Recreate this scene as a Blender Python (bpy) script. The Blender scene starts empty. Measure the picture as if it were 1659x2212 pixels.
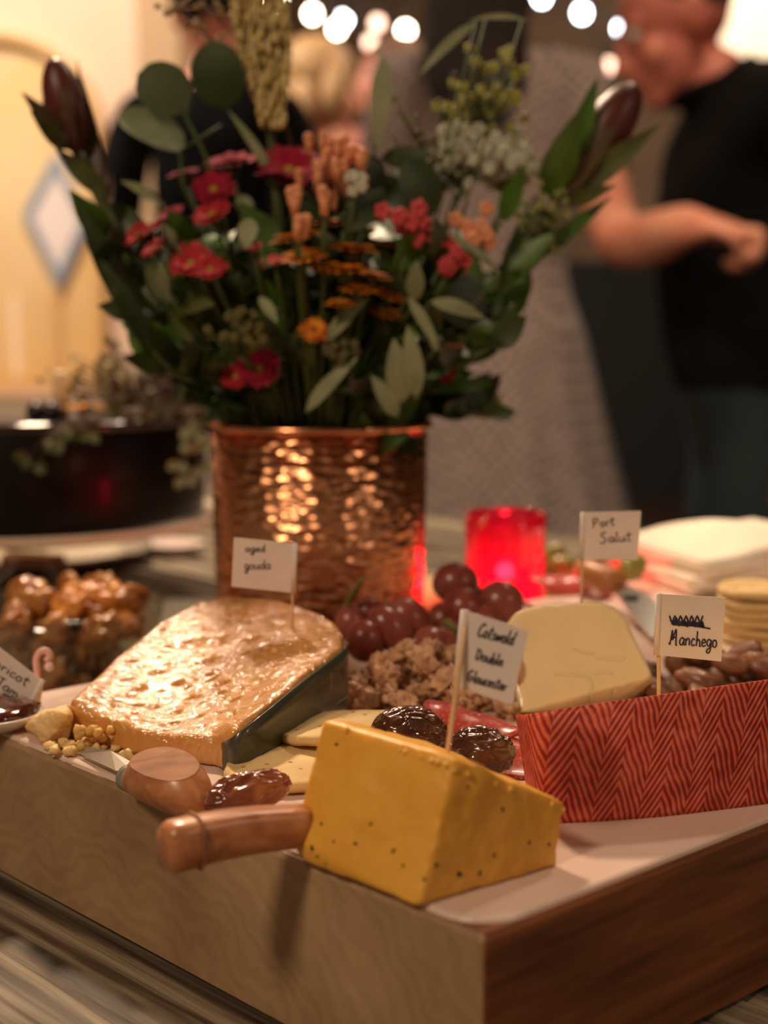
import bpy, bmesh, math, random
from mathutils import Vector, Matrix, noise, Quaternion
R = random.Random(7)
SC = bpy.context.scene
COL = SC.collection
PI = math.pi

# ---------------------------------------------------------------- camera
FPX, CX, CY = 3323.0, 829.5, 1106.0
PITCH = math.radians(7.5)
ZT = 0.75            # table top
ZB = 0.813           # board top
CZ = 0.993           # camera height
cd = bpy.data.cameras.new('camera')
cam = bpy.data.objects.new('camera', cd); COL.objects.link(cam)
cam.location = (0, 0, CZ); cam.rotation_euler = (PI/2 - PITCH, 0, 0)
cd.sensor_fit = 'VERTICAL'; cd.sensor_height = 24.0; cd.lens = FPX/2212*24.0
cd.clip_start = 0.02; cd.clip_end = 60
cd.dof.use_dof = True; cd.dof.focus_distance = 0.59; cd.dof.aperture_fstop = 4.2
SC.camera = cam

# ---------------------------------------------------------------- world, exposure, lights
SC.view_settings.view_transform = 'Standard'; SC.view_settings.look = 'None'
SC.view_settings.gamma = 1.0; SC.view_settings.use_curve_mapping = False
SC.view_settings.exposure = 0.0
SC.cycles.use_denoising = True
SC.cycles.sample_clamp_indirect = 4.0
SC.cycles.max_bounces = 10; SC.cycles.transparent_max_bounces = 16
w = bpy.data.worlds.new('world'); SC.world = w; w.use_nodes = True
w.node_tree.nodes['Background'].inputs[0].default_value = (1.0, 0.72, 0.50, 1)
w.node_tree.nodes['Background'].inputs[1].default_value = 0.16

def area(name, loc, target, size, power, color):
    l = bpy.data.lights.new(name, 'AREA'); l.shape = 'DISK'; l.size = size; l.energy = power; l.color = color
    o = bpy.data.objects.new(name, l); COL.objects.link(o); o.location = loc
    o.rotation_euler = (Vector(target)-Vector(loc)).to_track_quat('-Z', 'Y').to_euler()
    return o
area('back_light', (-0.38, 1.78, 2.12), (0.0, 0.65, 0.8), 0.15, 30, (1.0, 0.74, 0.50))
area('back_light', (.55, 1.6, 2.3), (.1, 0.75, 0.8), 0.10, 5, (1.0, 0.80, 0.60))  # weaker unseen lamp, added for extra highlights on the aged cheese
area('pot_fill_light', (1.5, -.35, 1.9), (0, 0.9, 0.9), 0.22, 3.5, (1.0, 0.78, 0.56))  # unseen lamp, added to make a highlight on the copper pot's right
area('ceiling_light', (-1.0, -0.55, 2.25), (0.0, 0.6, 0.8), 0.35, 18, (1.0, 0.76, 0.52))
area('hall_light', (-1.2, 3.6, 2.75), (-1.3, 5.2, 1.0), 0.5, 62, (1.0, 0.85, 0.70))  # no fixture in view; added to brighten the left wall
area('hall_light', (1.2, 4.6, 2.75), (0.8, 5.6, 0.6), 0.6, 40, (1.0, 0.76, 0.54))
area('hall_light', (0.5, 1.9, 2.75), (0.6, 3.0, 0.9), 0.4, 14, (1.0, 0.74, 0.54))

# ---------------------------------------------------------------- pixel -> world helpers
SP, CP = math.sin(PITCH), math.cos(PITCH)
def ray(px, py):
    a = (px-CX)/FPX; b = (CY-py)/FPX
    return Vector((a, CP+b*SP, -SP+b*CP))
def az(px, py, z):
    d = ray(px, py); t = (z-CZ)/d.z
    return Vector((d.x*t, d.y*t, z))
def bh(px, py, h=0.0): return az(px, py, ZB+h)
def ay(px, py, Y):
    d = ray(px, py); t = Y/d.y
    return Vector((d.x*t, Y, CZ+d.z*t))
def apl(px, py, p0, n):
    d = ray(px, py); o = Vector((0, 0, CZ)); t = (p0-o).dot(n)/d.dot(n)
    return o+d*t

# ---------------------------------------------------------------- materials
def lin(c):
    f = lambda v: (v/12.92 if v <= .04045 else ((v+.055)/1.055)**2.4)
    return tuple(f(x/255) for x in c)+(1,)
def mat(name, c, rough=.5, metal=0, c2=None, nscale=20, lo=.35, hi=.65, bump=0, bscale=60, bdist=.002, spec=.5, coat=0,
        sss=0, sssr=(.01, .005, .003), trans=0, ior=1.45, emit=0, ecol=None, stretch=(1, 1, 1), detail=6, sheen=0, rot=(0, 0, 0), alpha=1, coatr=.08):
    m = bpy.data.materials.new(name); m.use_nodes = True
    nt = m.node_tree; b = nt.nodes['Principled BSDF']; N = nt.nodes.new; L = nt.links.new
    b.inputs['Base Color'].default_value = lin(c); b.inputs['Roughness'].default_value = rough
    b.inputs['Metallic'].default_value = metal; b.inputs['Specular IOR Level'].default_value = spec
    b.inputs['Coat Weight'].default_value = coat; b.inputs['Coat Roughness'].default_value = coatr
    b.inputs['IOR'].default_value = ior; b.inputs['Transmission Weight'].default_value = trans
    b.inputs['Alpha'].default_value = alpha
    if sheen: b.inputs['Sheen Weight'].default_value = sheen
    if sss:
        b.inputs['Subsurface Weight'].default_value = sss; b.inputs['Subsurface Radius'].default_value = sssr
        b.inputs['Subsurface Scale'].default_value = 1.0
    if emit:
        b.inputs['Emission Color'].default_value = lin(ecol or c); b.inputs['Emission Strength'].default_value = emit
    if c2 or bump:
        tc = N('ShaderNodeTexCoord'); mp = N('ShaderNodeMapping'); mp.inputs['Scale'].default_value = stretch
        mp.inputs['Rotation'].default_value = rot
        L(tc.outputs['Object'], mp.inputs['Vector'])
    if c2:
        n = N('ShaderNodeTexNoise'); n.inputs['Scale'].default_value = nscale; n.inputs['Detail'].default_value = detail
        L(mp.outputs[0], n.inputs['Vector'])
        r = N('ShaderNodeValToRGB'); r.color_ramp.elements[0].position = lo; r.color_ramp.elements[1].position = hi
        r.color_ramp.elements[0].color = lin(c); r.color_ramp.elements[1].color = lin(c2)
        L(n.outputs['Fac'], r.inputs['Fac']); L(r.outputs['Color'], b.inputs['Base Color'])
    if bump:
        n = N('ShaderNodeTexNoise'); n.inputs['Scale'].default_value = bscale; n.inputs['Detail'].default_value = 5
        L(mp.outputs[0], n.inputs['Vector'])
        bm = N('ShaderNodeBump'); bm.inputs['Strength'].default_value = bump; bm.inputs['Distance'].default_value = bdist
        L(n.outputs['Fac'], bm.inputs['Height']); L(bm.outputs[0], b.inputs['Normal'])
    return m

# ---------------------------------------------------------------- mesh building
class MB:
    def __init__(s): s.v = []; s.f = []
    def add(s, v, f):
        k = len(s.v); s.v += [Vector(p) for p in v]; s.f += [tuple(i+k for i in q) for q in f]; return s
    def xf(s, M): s.v = [M @ p for p in s.v]; return s
    def grid(s, P):                       # P[i][j]
        n, m = len(P), len(P[0]); k = len(s.v)
        for row in P: s.v += [Vector(p) for p in row]
        for i in range(n-1):
            for j in range(m-1):
                s.f.append((k+i*m+j, k+i*m+j+1, k+(i+1)*m+j+1, k+(i+1)*m+j))
        return s
    def tube(s, pts, r, seg=8, cap=True, flat=1.0):
        pts = [Vector(p) for p in pts]; n = len(pts)
        rr = r if isinstance(r, (list, tuple)) else [r]*n
        k = len(s.v); up = None
        for i, p in enumerate(pts):
            t = (pts[min(i+1, n-1)]-pts[max(i-1, 0)])
            if t.length < 1e-9: t = Vector((0, 0, 1))
            t.normalize()
            if up is None: up = Vector((0, 0, 1)) if abs(t.z) < .9 else Vector((1, 0, 0))
            a = t.cross(up)
            if a.length < 1e-6: a = t.cross(Vector((0, 1, 0)))
            a.normalize(); b = a.cross(t).normalized(); up = b
            for j in range(seg):
                q = 2*PI*j/seg
                s.v.append(p+a*math.cos(q)*rr[i]+b*math.sin(q)*rr[i]*flat)
        for i in range(n-1):
            for j in range(seg):
                j2 = (j+1) % seg
                s.f.append((k+i*seg+j, k+i*seg+j2, k+(i+1)*seg+j2, k+(i+1)*seg+j))
        if cap:
            s.f.append(tuple(k+j for j in range(seg))[::-1]); s.f.append(tuple(k+(n-1)*seg+j for j in range(seg)))
        return s
    def lathe(s, prof, c=(0, 0, 0), seg=32, sx=1, sy=1, fn=None):
        k = len(s.v); c = Vector(c); n = len(prof)
        for r, z in prof:
            for j in range(seg):
                q = 2*PI*j/seg; rr = r*(fn(q, z) if fn else 1)
                s.v.append(c+Vector((math.cos(q)*rr*sx, math.sin(q)*rr*sy, z)))
        for i in range(n-1):
            for j in range(seg):
                j2 = (j+1) % seg
                s.f.append((k+i*seg+j, k+i*seg+j2, k+(i+1)*seg+j2, k+(i+1)*seg+j))
        s.f.append(tuple(k+j for j in range(seg))[::-1]); s.f.append(tuple(k+(n-1)*seg+j for j in range(seg)))
        return s
    def ball(s, c, r, seg=16, rings=10, M=None, nz=0, nf=1.0, seed=0):
        if not isinstance(r, (tuple, list)): r = (r, r, r)
        v = []; f = []; c = Vector(c)
        M = M or Matrix.Identity(3)
        def pt(th, ph):
            d = Vector((math.sin(th)*math.cos(ph), math.sin(th)*math.sin(ph), math.cos(th)))
            g = 1+nz*noise.fractal(d*nf+Vector((seed*7.3, seed*3.1, seed)), 1.0, 2.0, 3) if nz else 1
            return c+M @ Vector((d.x*r[0]*g, d.y*r[1]*g, d.z*r[2]*g))
        v.append(pt(0, 0))
        for i in range(1, rings):
            for j in range(seg): v.append(pt(PI*i/rings, 2*PI*j/seg))
        v.append(pt(PI, 0)); e = len(v)-1
        for j in range(seg):
            j2 = (j+1) % seg
            f.append((0, 1+j, 1+j2)); f.append((e, e-seg+j2, e-seg+j))
            for i in range(rings-2):
                f.append((1+i*seg+j, 1+(i+1)*seg+j, 1+(i+1)*seg+j2, 1+i*seg+j2))
        return s.add(v, f)
    def prism(s, poly, z0, z1, M=None):
        n = len(poly); v = [Vector((x, y, z0)) for x, y in poly]+[Vector((x, y, z1)) for x, y in poly]
        if M: v = [M @ p for p in v]
        return s.add(v, [tuple(range(n))[::-1], tuple(range(n, 2*n))]+[(i, (i+1) % n, n+(i+1) % n, n+i) for i in range(n)])
    def box(s, c, h, M=None):
        x, y, z = h; c = Vector(c)
        v = [Vector((a*x, b*y, d*z)) for a in (-1, 1) for b in (-1, 1) for d in (-1, 1)]
        if M: v = [M @ p for p in v]
        return s.add([c+p for p in v], [(0, 1, 3, 2), (4, 6, 7, 5), (0, 4, 5, 1), (2, 3, 7, 6), (0, 2, 6, 4), (1, 5, 7, 3)])

def wloc(o):
    p = Vector((0, 0, 0))
    while o: p += o.location; o = o.parent
    return p
def link(name, me, parent=None, mt=None, loc=None):
    o = bpy.data.objects.new(name, me); COL.objects.link(o)
    if mt and me is not None: me.materials.append(mt)
    if parent: o.parent = parent
    if loc is not None: o.location = loc
    return o
def obj(name, mb, mt, parent=None, smooth=True, origin=None):
    """world-space geometry in a MB linked as one object (origin = parent's place, or given)."""
    off = wloc(parent) if parent else Vector(origin or (0, 0, 0))
    me = bpy.data.meshes.new(name)
    me.from_pydata([tuple(p-off) for p in mb.v], [], mb.f); me.update()
    bm = bmesh.new(); bm.from_mesh(me); bmesh.ops.recalc_face_normals(bm, faces=bm.faces); bm.to_mesh(me); bm.free()
    if smooth: me.shade_smooth()
    o = link(name, me, parent, mt)
    if not parent: o.location = off
    return o
def bobj(name, bm, mt, parent=None, smooth=True, origin=None):
    off = wloc(parent) if parent else Vector(origin or (0, 0, 0))
    for v in bm.verts: v.co -= off
    me = bpy.data.meshes.new(name); bmesh.ops.recalc_face_normals(bm, faces=bm.faces); bm.to_mesh(me); bm.free()
    if smooth: me.shade_smooth()
    o = link(name, me, parent, mt)
    if not parent: o.location = off
    return o
def tag(o, label=None, cat=None, group=None, kind=None):
    if label: o['label'] = label
    if cat: o['category'] = cat
    if group: o['group'] = group
    if kind: o['kind'] = kind
    return o
def thing(name, label, cat, loc=(0, 0, 0), group=None):
    o = bpy.data.objects.new(name, None); COL.objects.link(o); o.location = loc; o.empty_display_size = .01
    return tag(o, label, cat, group)
def struct(name, mb, mt, smooth=False, label=None):
    o = obj(name, mb, mt, smooth=smooth); o['kind'] = 'structure'
    if label: o['label'] = label
    return o
def bevel(o, width, seg=3, ang=.5):
    m = o.modifiers.new('bevel', 'BEVEL'); m.width = width; m.segments = seg; m.limit_method = 'ANGLE'; m.angle_limit = ang
    return o
def cat(pts, n=6):
    pts = [Vector(p) for p in pts]
    if len(pts) < 3: return pts
    out = []
    P = [2*pts[0]-pts[1]]+pts+[2*pts[-1]-pts[-2]]
    for i in range(1, len(P)-2):
        for k in range(n):
            t = k/n; a, b, c, d = P[i-1], P[i], P[i+1], P[i+2]
            out.append(.5*((2*b)+(c-a)*t+(2*a-5*b+4*c-d)*t*t+(3*b-a-3*c+d)*t**3))
    out.append(pts[-1]); return out
def voxel(bm, vox, smooth):
    me = bpy.data.meshes.new('tmp'); bmesh.ops.recalc_face_normals(bm, faces=bm.faces); bm.to_mesh(me); bm.free()
    o = bpy.data.objects.new('tmp', me); COL.objects.link(o)
    r = o.modifiers.new('r', 'REMESH'); r.mode = 'VOXEL'; r.voxel_size = vox
    if smooth: q = o.modifiers.new('s', 'SMOOTH'); q.iterations = smooth; q.factor = .5
    dg = bpy.context.evaluated_depsgraph_get(); dg.update(); m2 = bpy.data.meshes.new_from_object(o.evaluated_get(dg)); bpy.data.objects.remove(o)
    b2 = bmesh.new(); b2.from_mesh(m2); return b2
def hull(pts, cuts=0, bev=0, seg=3, nz=0, nf=60, seed=0, flatz=None, vox=.0013, fn=None):
    bm = bmesh.new()
    for p in pts: bm.verts.new(p)
    r = bmesh.ops.convex_hull(bm, input=bm.verts)
    for v in [v for v in bm.verts if not v.link_faces]: bm.verts.remove(v)
    bm = voxel(bm, vox, int(bev/.0003)+1)
    bm.normal_update(); off = Vector((seed*3.7, seed*1.3, seed*5.1))
    mv = [(v, v.normal*nz*noise.fractal(v.co*nf+off, 1, 2, 4)) for v in bm.verts]
    for v, d in mv: v.co += d+(fn(v) if fn else Vector())
    if flatz is not None:
        for v in bm.verts: v.co.z = max(v.co.z, flatz)
    return bm
def slab(outline, zb, rings=14, edge=.003, fn=None, sub=6):
    """solid with the given 3-D top outline, upright sides and a rounded upper edge"""
    O = []
    n = len(outline)
    for i in range(n):
        a, b = Vector(outline[i]), Vector(outline[(i+1) % n])
        for k in range(sub): O.append(a.lerp(b, k/sub))
    c = sum(O, Vector())/len(O)
    M = MB(); rows = []
    rows.append([Vector((p.x, p.y, zb)) for p in O])
    for t in (.33, .66): rows.append([Vector((p.x, p.y, zb+(p.z-edge-zb)*t)) for p in O])
    for k in range(4):
        q = k/3*PI/2
        rows.append([Vector((p.x, p.y, 0))+(Vector((c.x-p.x, c.y-p.y, 0)).normalized()*edge*(1-math.cos(q)))+Vector((0, 0, p.z-edge+edge*math.sin(q))) for p in O])
    last = rows[-1]
    for k in range(1, rings):
        t = k/rings; rows.append([p.lerp(c, t) for p in last])
    rows = [r+[r[0]] for r in rows]
    M.grid(rows)
    if fn: M.v = [fn(p, i//(len(O)+1)) for i, p in enumerate(M.v)]
    bm = bmesh.new(); vs = [bm.verts.new(p) for p in M.v]
    for f in M.f: bm.faces.new([vs[i] for i in f])
    bmesh.ops.remove_doubles(bm, verts=bm.verts, dist=1e-6)
    be = [e for e in bm.edges if e.is_boundary]
    bmesh.ops.holes_fill(bm, edges=be)
    return bm
def copy_tree(o, parent=None):
    c = o.copy(); COL.objects.link(c); c.parent = parent
    for ch in list(o.children): copy_tree(ch, c)
    return c

# ================================================================ MATERIALS
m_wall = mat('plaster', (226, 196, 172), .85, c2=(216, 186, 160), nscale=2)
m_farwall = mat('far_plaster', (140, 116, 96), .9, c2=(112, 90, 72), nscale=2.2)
m_wains = mat('dark_panel', (18, 14, 13), .7)
m_pil = mat('pilaster_paint', (176, 146, 112), .8)
m_floor = mat('floor_wood', (70, 48, 34), .5, c2=(46, 30, 20), nscale=6, stretch=(1, 8, 1))
m_ceil = mat('ceiling_paint', (200, 176, 150), .9)
m_amber = mat('amber_pane', (226, 196, 146), .5, c2=(214, 174, 112), nscale=1.6)
m_ambpale = mat('pale_pane', (236, 212, 176), .5)
m_gold = mat('gold_trim', (206, 164, 104), .5)
m_blue = mat('blue_lead', (128, 140, 156), .5)
m_pane = mat('white_pane', (222, 205, 196), .5)

def thin_glass(name, tint, gloss=.12, trl=0, tcol=None):
    m = bpy.data.materials.new(name); m.use_nodes = True; nt = m.node_tree; N = nt.nodes.new; L = nt.links.new; nt.nodes.remove(nt.nodes['Principled BSDF'])
    tr = N('ShaderNodeBsdfTransparent'); tr.inputs[0].default_value = lin(tint); gl = N('ShaderNodeBsdfGlossy'); gl.inputs['Roughness'].default_value = .06
    fr = N('ShaderNodeLayerWeight'); fr.inputs['Blend'].default_value = .12; mx = N('ShaderNodeMixShader'); a = N('ShaderNodeMath'); a.operation = 'ADD'; a.inputs[1].default_value = gloss*.3
    L(fr.outputs['Facing'], a.inputs[0]); L(a.outputs[0], mx.inputs[0]); L(gl.outputs[0], mx.inputs[2]); src = tr.outputs[0]
    if trl:
        t2 = N('ShaderNodeBsdfTranslucent'); t2.inputs[0].default_value = lin(tcol); m2 = N('ShaderNodeMixShader'); m2.inputs[0].default_value = trl; L(tr.outputs[0], m2.inputs[1]); L(t2.outputs[0], m2.inputs[2]); src = m2.outputs[0]
    L(src, mx.inputs[1]); L(mx.outputs[0], nt.nodes['Material Output'].inputs[0]); return m

# ================================================================ ROOM
struct('floor', MB().box((0, 3.5, -.05), (5, 6, .05)), m_floor, label='dark brown boarded floor of the hall')
struct('ceiling', MB().box((0, 3.5, 3.05), (5, 6, .05)), m_ceil)
lw0, lw1 = -4.6, ay(455, 600, 5.2).x
struct('wall_side', MB().box((-4.7, 3.4, 1.5), (.1, 2.0, 1.5)), m_wall)
struct('wall_left', MB().box(((lw0+lw1)/2, 5.3, 1.5), ((lw1-lw0)/2, .1, 1.5)), m_wall, label='pale plastered wall left of the room with an arched amber window')
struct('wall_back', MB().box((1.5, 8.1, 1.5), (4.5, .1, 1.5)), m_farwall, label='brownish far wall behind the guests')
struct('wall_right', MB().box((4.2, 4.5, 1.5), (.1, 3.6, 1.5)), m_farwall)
tr = struct('trim_1', MB().box((1.5, 7.97, .62), (4.4, .03, .62)), m_wains, label='dark wooden wainscot panelling of the far wall')
pl = ay(300, 300, 5.1).x; pr = ay(392, 300, 5.1).x
struct('trim_2', MB().box(((pl+pr)/2, 5.15, 1.5), ((pr-pl)/2, .06, 1.5)).box(((pl+pr)/2, 5.13, .08), ((pr-pl)/2+.02, .09, .08)), m_pil, label='tan pilaster on the pale wall')
struct('baseboard_left', MB().box(((lw0+lw1)/2, 5.18, .07), ((lw1-lw0)/2, .02, .07)), m_pil)

# arched window with amber glass and blue diamond
def arch_poly(x0, x1, z0, zs, n=14):
    r = (x1-x0)/2; c = (x0+x1)/2
    P = [(x0, z0), (x1, z0)]
    for k in range(n+1):
        q = PI*k/n; P.append((c+r*math.cos(q), zs+r*.8*math.sin(q)))
    return P
Mxz = Matrix(((1, 0, 0), (0, 0, 1), (0, 1, 0)))
wx0, wx1 = ay(-240, 500, 5.15).x, ay(222, 500, 5.15).x
wz0 = ay(100, 835, 5.15).z; wzs = ay(100, 260, 5.15).z
win = obj('window_1', MB().prism(arch_poly(wx0, wx1, wz0, wzs), 5.17, 5.2, Mxz), m_amber, smooth=False); win['kind'] = 'structure'
win['label'] = 'arched amber window with a blue diamond in its middle'
def arch_frame(x0, x1, z0, zs, wd, y0, y1, n=14):
    A = arch_poly(x0, x1, z0, zs, n); B = arch_poly(x0+wd, x1-wd, z0+wd, zs, n); m = MB(); k = len(A)
    v = [Vector((x, y, z)) for y in (y0, y1) for P in (A, B) for x, z in P]; f = []
    for i in range(k):
        j = (i+1) % k
        f += [(i, j, k+j, k+i), (2*k+i, 3*k+i, 3*k+j, 2*k+j), (i, 2*k+i, 2*k+j, j), (k+i, k+j, 3*k+j, 3*k+i)]
    return m.add(v, f)
obj('window_frame', arch_frame(wx0, wx1, wz0, wzs, .035, 5.12, 5.17), m_gold, win, smooth=False)
obj('window_sill', MB().box(((wx0+wx1)/2, 5.08, wz0-.04), ((wx1-wx0)/2+.05, .12, .03)), m_wall, win, smooth=False)
for xa in (30, 118):
    px = ay(xa, 600, 5.15).x
    obj('glazing_bar', MB().box((px, 5.16, (wz0+ay(0, 640, 5.15).z)/2), (.014, .01, (ay(0, 640, 5.15).z-wz0)/2)), m_gold if xa > 50 else m_ambpale, win, smooth=False)
D = [ay(118, 330, 5.13), ay(192, 475, 5.13), ay(128, 625, 5.13), ay(48, 462, 5.13)]
c = sum(D, Vector())/4
mbo = MB(); v = []
for y in (5.13, 5.16):
    for s_ in (1, .74): v += [Vector((c.x+(p.x-c.x)*s_, y, c.z+(p.z-c.z)*s_)) for p in D]
f = []
for i in range(4):
    j = (i+1) % 4; f += [(i, j, 4+j, 4+i), (8+i, 12+i, 12+j, 8+j), (i, 8+i, 8+j, j), (4+i, 4+j, 12+j, 12+i)]
obj('diamond_border', mbo.add(v, f), m_blue, win, smooth=False)
obj('diamond_pane', MB().prism([(c.x+(p.x-c.x)*.74, c.z+(p.z-c.z)*.74) for p in D], 5.14, 5.165, Mxz), m_pane, win, smooth=False)

# sideboard under the window
sb0, sb1 = ay(-420, 900, 4.7).x, ay(300, 900, 4.7).x; sbz = ay(100, 850, 4.7).z
sbm = mat('sideboard_wood', (188, 152, 122), .6, c2=(170, 132, 102), nscale=5, stretch=(1, 8, 1))
sbt = thing('sideboard', 'long light wooden sideboard below the arched amber window', 'sideboard', ((sb0+sb1)/2, 4.75, 0))
obj('body', MB().box(((sb0+sb1)/2, 4.75, sbz/2), ((sb1-sb0)/2, .22, sbz/2-.02)), sbm, sbt, smooth=False)
obj('top', MB().box(((sb0+sb1)/2, 4.75, sbz-.01), ((sb1-sb0)/2+.02, .25, .015)), sbm, sbt, smooth=False)
for k in range(3):
    xx = sb0+(sb1-sb0)*(k+.5)/3
    dr = obj('door', MB().box((xx, 4.52, sbz/2), ((sb1-sb0)/6-.015, .012, sbz/2-.06)), sbm, sbt, smooth=False)
    obj('knob', MB().ball((xx+.15, 4.5, sbz/2+.1), .012, 8, 6), m_gold, dr)

# ---------------------------------------------------------------- string lights, lamp
def bulb_m(name, c, e): return mat(name, c, .4, emit=e, ecol=c)
b_w = bulb_m('bulb_warm', (255, 232, 205), 26); b_c = bulb_m('bulb_cool', (235, 240, 250), 26); b_d = bulb_m('bulb_dim', (235, 190, 165), 6)
m_sock = mat('socket_black', (24, 20, 18), .5)
bulbs = [(598, 2, b_w), (675, 30, b_w), (742, 42, b_c), (728, 62, b_w), (815, 50, b_d), (800, 92, b_d), (876, 66, b_w), (860, 112, b_w),
         (1170, -6, b_c), (1257, 28, b_c), (1343, 62, b_c), (1314, 142, b_d), (1386, 140, b_d), (950, -30, b_w), (1060, -40, b_w), (660, -40, b_w), (1400, 142, b_d)]
for k, (px, py, mm) in enumerate(bulbs):
    Y = 5.6+(k % 3)*.15
    p = ay(px, py, Y)
    t = thing('string_bulb', 'small round glowing bulb hanging from the string of lights over the guests', 'light bulb', p+Vector((0, 0, .07)), 'bulbs of the string lights')
    obj('glass', MB().ball(p, (.021, .021, .024), 14, 10), mm, t)
    obj('socket', MB().tube([p+Vector((0, 0, .02)), p+Vector((0, 0, .07))], .011, 8), m_sock, t)
for rowi, ids in enumerate(([15, 0, 1, 2, 4, 13], [3, 5, 6, 7], [14, 8, 9, 10], [11, 12, 16])):
    pts = []
    for i in ids:
        p = ay(bulbs[i][0], bulbs[i][1], 5.6+(i % 3)*.15)+Vector((0, 0, .07)); pts.append(p)
    pts.sort(key=lambda p: p.x)
    pts = [pts[0]+Vector((-.6, 0, .5))]+pts+[pts[-1]+Vector((.6, 0, .5))]
    tag(obj('light_cord', MB().tube(cat(pts, 5), .004, 6), m_sock), ['thin black cord of bulbs sagging highest over the guests', 'thin black cord carrying the bulbs beside the tall plume', 'thin black cord of bulbs between the dark hair and the man', 'thin black cord carrying the faint bulbs below the man\'s face'][rowi], 'cord')
p = ay(1640, 60, 4.6)
t = thing('hanging_lamp', 'large round cream glowing lamp above the man in black', 'lamp', p+Vector((0, 0, .3)))
obj('lamp_shade', MB().ball(p, (.13, .13, .15), 24, 14), mat('lampglow', (255, 228, 190), .6, emit=1.5, ecol=(255, 226, 190)), t)
obj('cord', MB().tube([p+Vector((0, 0, .14)), (p.x, p.y, 3.0)], .006, 6), m_sock, t)

# ================================================================ PEOPLE
m_skin = mat('skin', (232, 164, 134), .5, c2=(218, 140, 114), nscale=9, sss=.1)
m_skin2 = mat('skin_red', (214, 132, 110), .5, c2=(196, 108, 90), nscale=9, sss=.1)
m_lip = mat('lip', (160, 84, 76), .5); m_eye = mat('eye_white', (225, 215, 205), .3); m_iris = mat('iris', (60, 44, 34), .2)
m_black = mat('black_cloth', (9, 8, 8), .95, spec=.2)
m_teal = mat('teal_trousers', (34, 46, 48), .85)
m_bhair = mat('dark_hair', (34, 18, 13), .45, bump=.5, bscale=90, stretch=(6, 6, .5), bdist=.01)
m_blond = mat('blond_hair', (206, 168, 120), .5, c2=(170, 126, 78), nscale=20, stretch=(4, 4, .6))
m_ghair = mat('sandy_hair', (118, 84, 60), .6, c2=(84, 60, 44), nscale=60)
m_shoe = mat('shoe_leather', (26, 20, 18), .4)

def skin_eval(J, bones, root, sub=2):
    """J: id -> (pos, radius or (rx,ry)); returns evaluated mesh"""
    ids = list(J); me = bpy.data.meshes.new('tmp')
    me.from_pydata([tuple(J[i][0]) for i in ids], [(ids.index(a), ids.index(b)) for a, b in bones], [])
    o = bpy.data.objects.new('tmp', me); COL.objects.link(o)
    sm = o.modifiers.new('s', 'SKIN')
    for k, i in enumerate(ids):
        r = J[i][1]; d = me.skin_vertices[0].data[k]; d.radius = (r, r) if not isinstance(r, tuple) else r
        d.use_root = (i == root)
    s2 = o.modifiers.new('b', 'SUBSURF'); s2.levels = sub
    dg = bpy.context.evaluated_depsgraph_get(); dg.update()
    m2 = bpy.data.meshes.new_from_object(o.evaluated_get(dg))
    bpy.data.objects.remove(o); return m2
def me_to_mb(me):
    m = MB(); m.add([v.co.copy() for v in me.vertices], [tuple(p.vertices) for p in me.polygons]); return m
def remesh(mb, vox, smooth=2):
    me = bpy.data.meshes.new('tmp'); me.from_pydata([tuple(p) for p in mb.v], [], mb.f)
    o = bpy.data.objects.new('tmp', me); COL.objects.link(o)
    r = o.modifiers.new('r', 'REMESH'); r.mode = 'VOXEL'; r.voxel_size = vox
    if smooth: s = o.modifiers.new('s', 'SMOOTH'); s.iterations = smooth
    dg = bpy.context.evaluated_depsgraph_get(); dg.update()
    m2 = bpy.data.meshes.new_from_object(o.evaluated_get(dg)); bpy.data.objects.remove(o)
    return me_to_mb(m2)
def head_mb(c, fwd, up, s=1.0):
    """head with brow, nose, lips, chin, ears"""
    fwd = Vector(fwd).normalized(); up = Vector(up); up = (up-fwd*up.dot(fwd)).normalized(); rt = fwd.cross(up)
    M = Matrix((rt, fwd, up)).transposed(); m = MB()
    m.ball((0, -.012, .03), (.076, .094, .092), 28, 20)            # skull
    m.ball((0, .022, -.035), (.058, .066, .082), 24, 18)           # face
    m.ball((0, .062, -.098), (.026, .024, .022), 14, 10)           # chin
    m.tube([(0, .084, .012), (0, .098, -.012), (0, .112, -.036), (0, .092, -.046)], [.009, .010, .014, .010], 10)
    for q in (-1, 1):
        m.ball((q*.011, .096, -.040), .0085, 8, 6)
        m.ball((q*.030, .076, .020), (.024, .012, .008), 12, 8)
        m.ball((q*.040, .060, -.035), (.022, .022, .026), 12, 8)
        m.tube([(q*.072, -.008, .022), (q*.086, -.020, .018), (q*.088, -.024, -.006), (q*.080, -.014, -.032), (q*.070, -.002, -.028)], [.006, .008, .009, .008, .006], 8)
        m.ball((q*.074, -.010, -.004), (.008, .016, .024), 10, 8)
    m.ball((0, .088, -.062), (.022, .010, .006), 12, 8); m.ball((0, .086, -.072), (.020, .010, .007), 12, 8)
    m.v = [Vector(c)+M @ (p*s) for p in m.v]
    return m, (lambda q: Vector(c)+M @ (Vector(q)*s)), M
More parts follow.
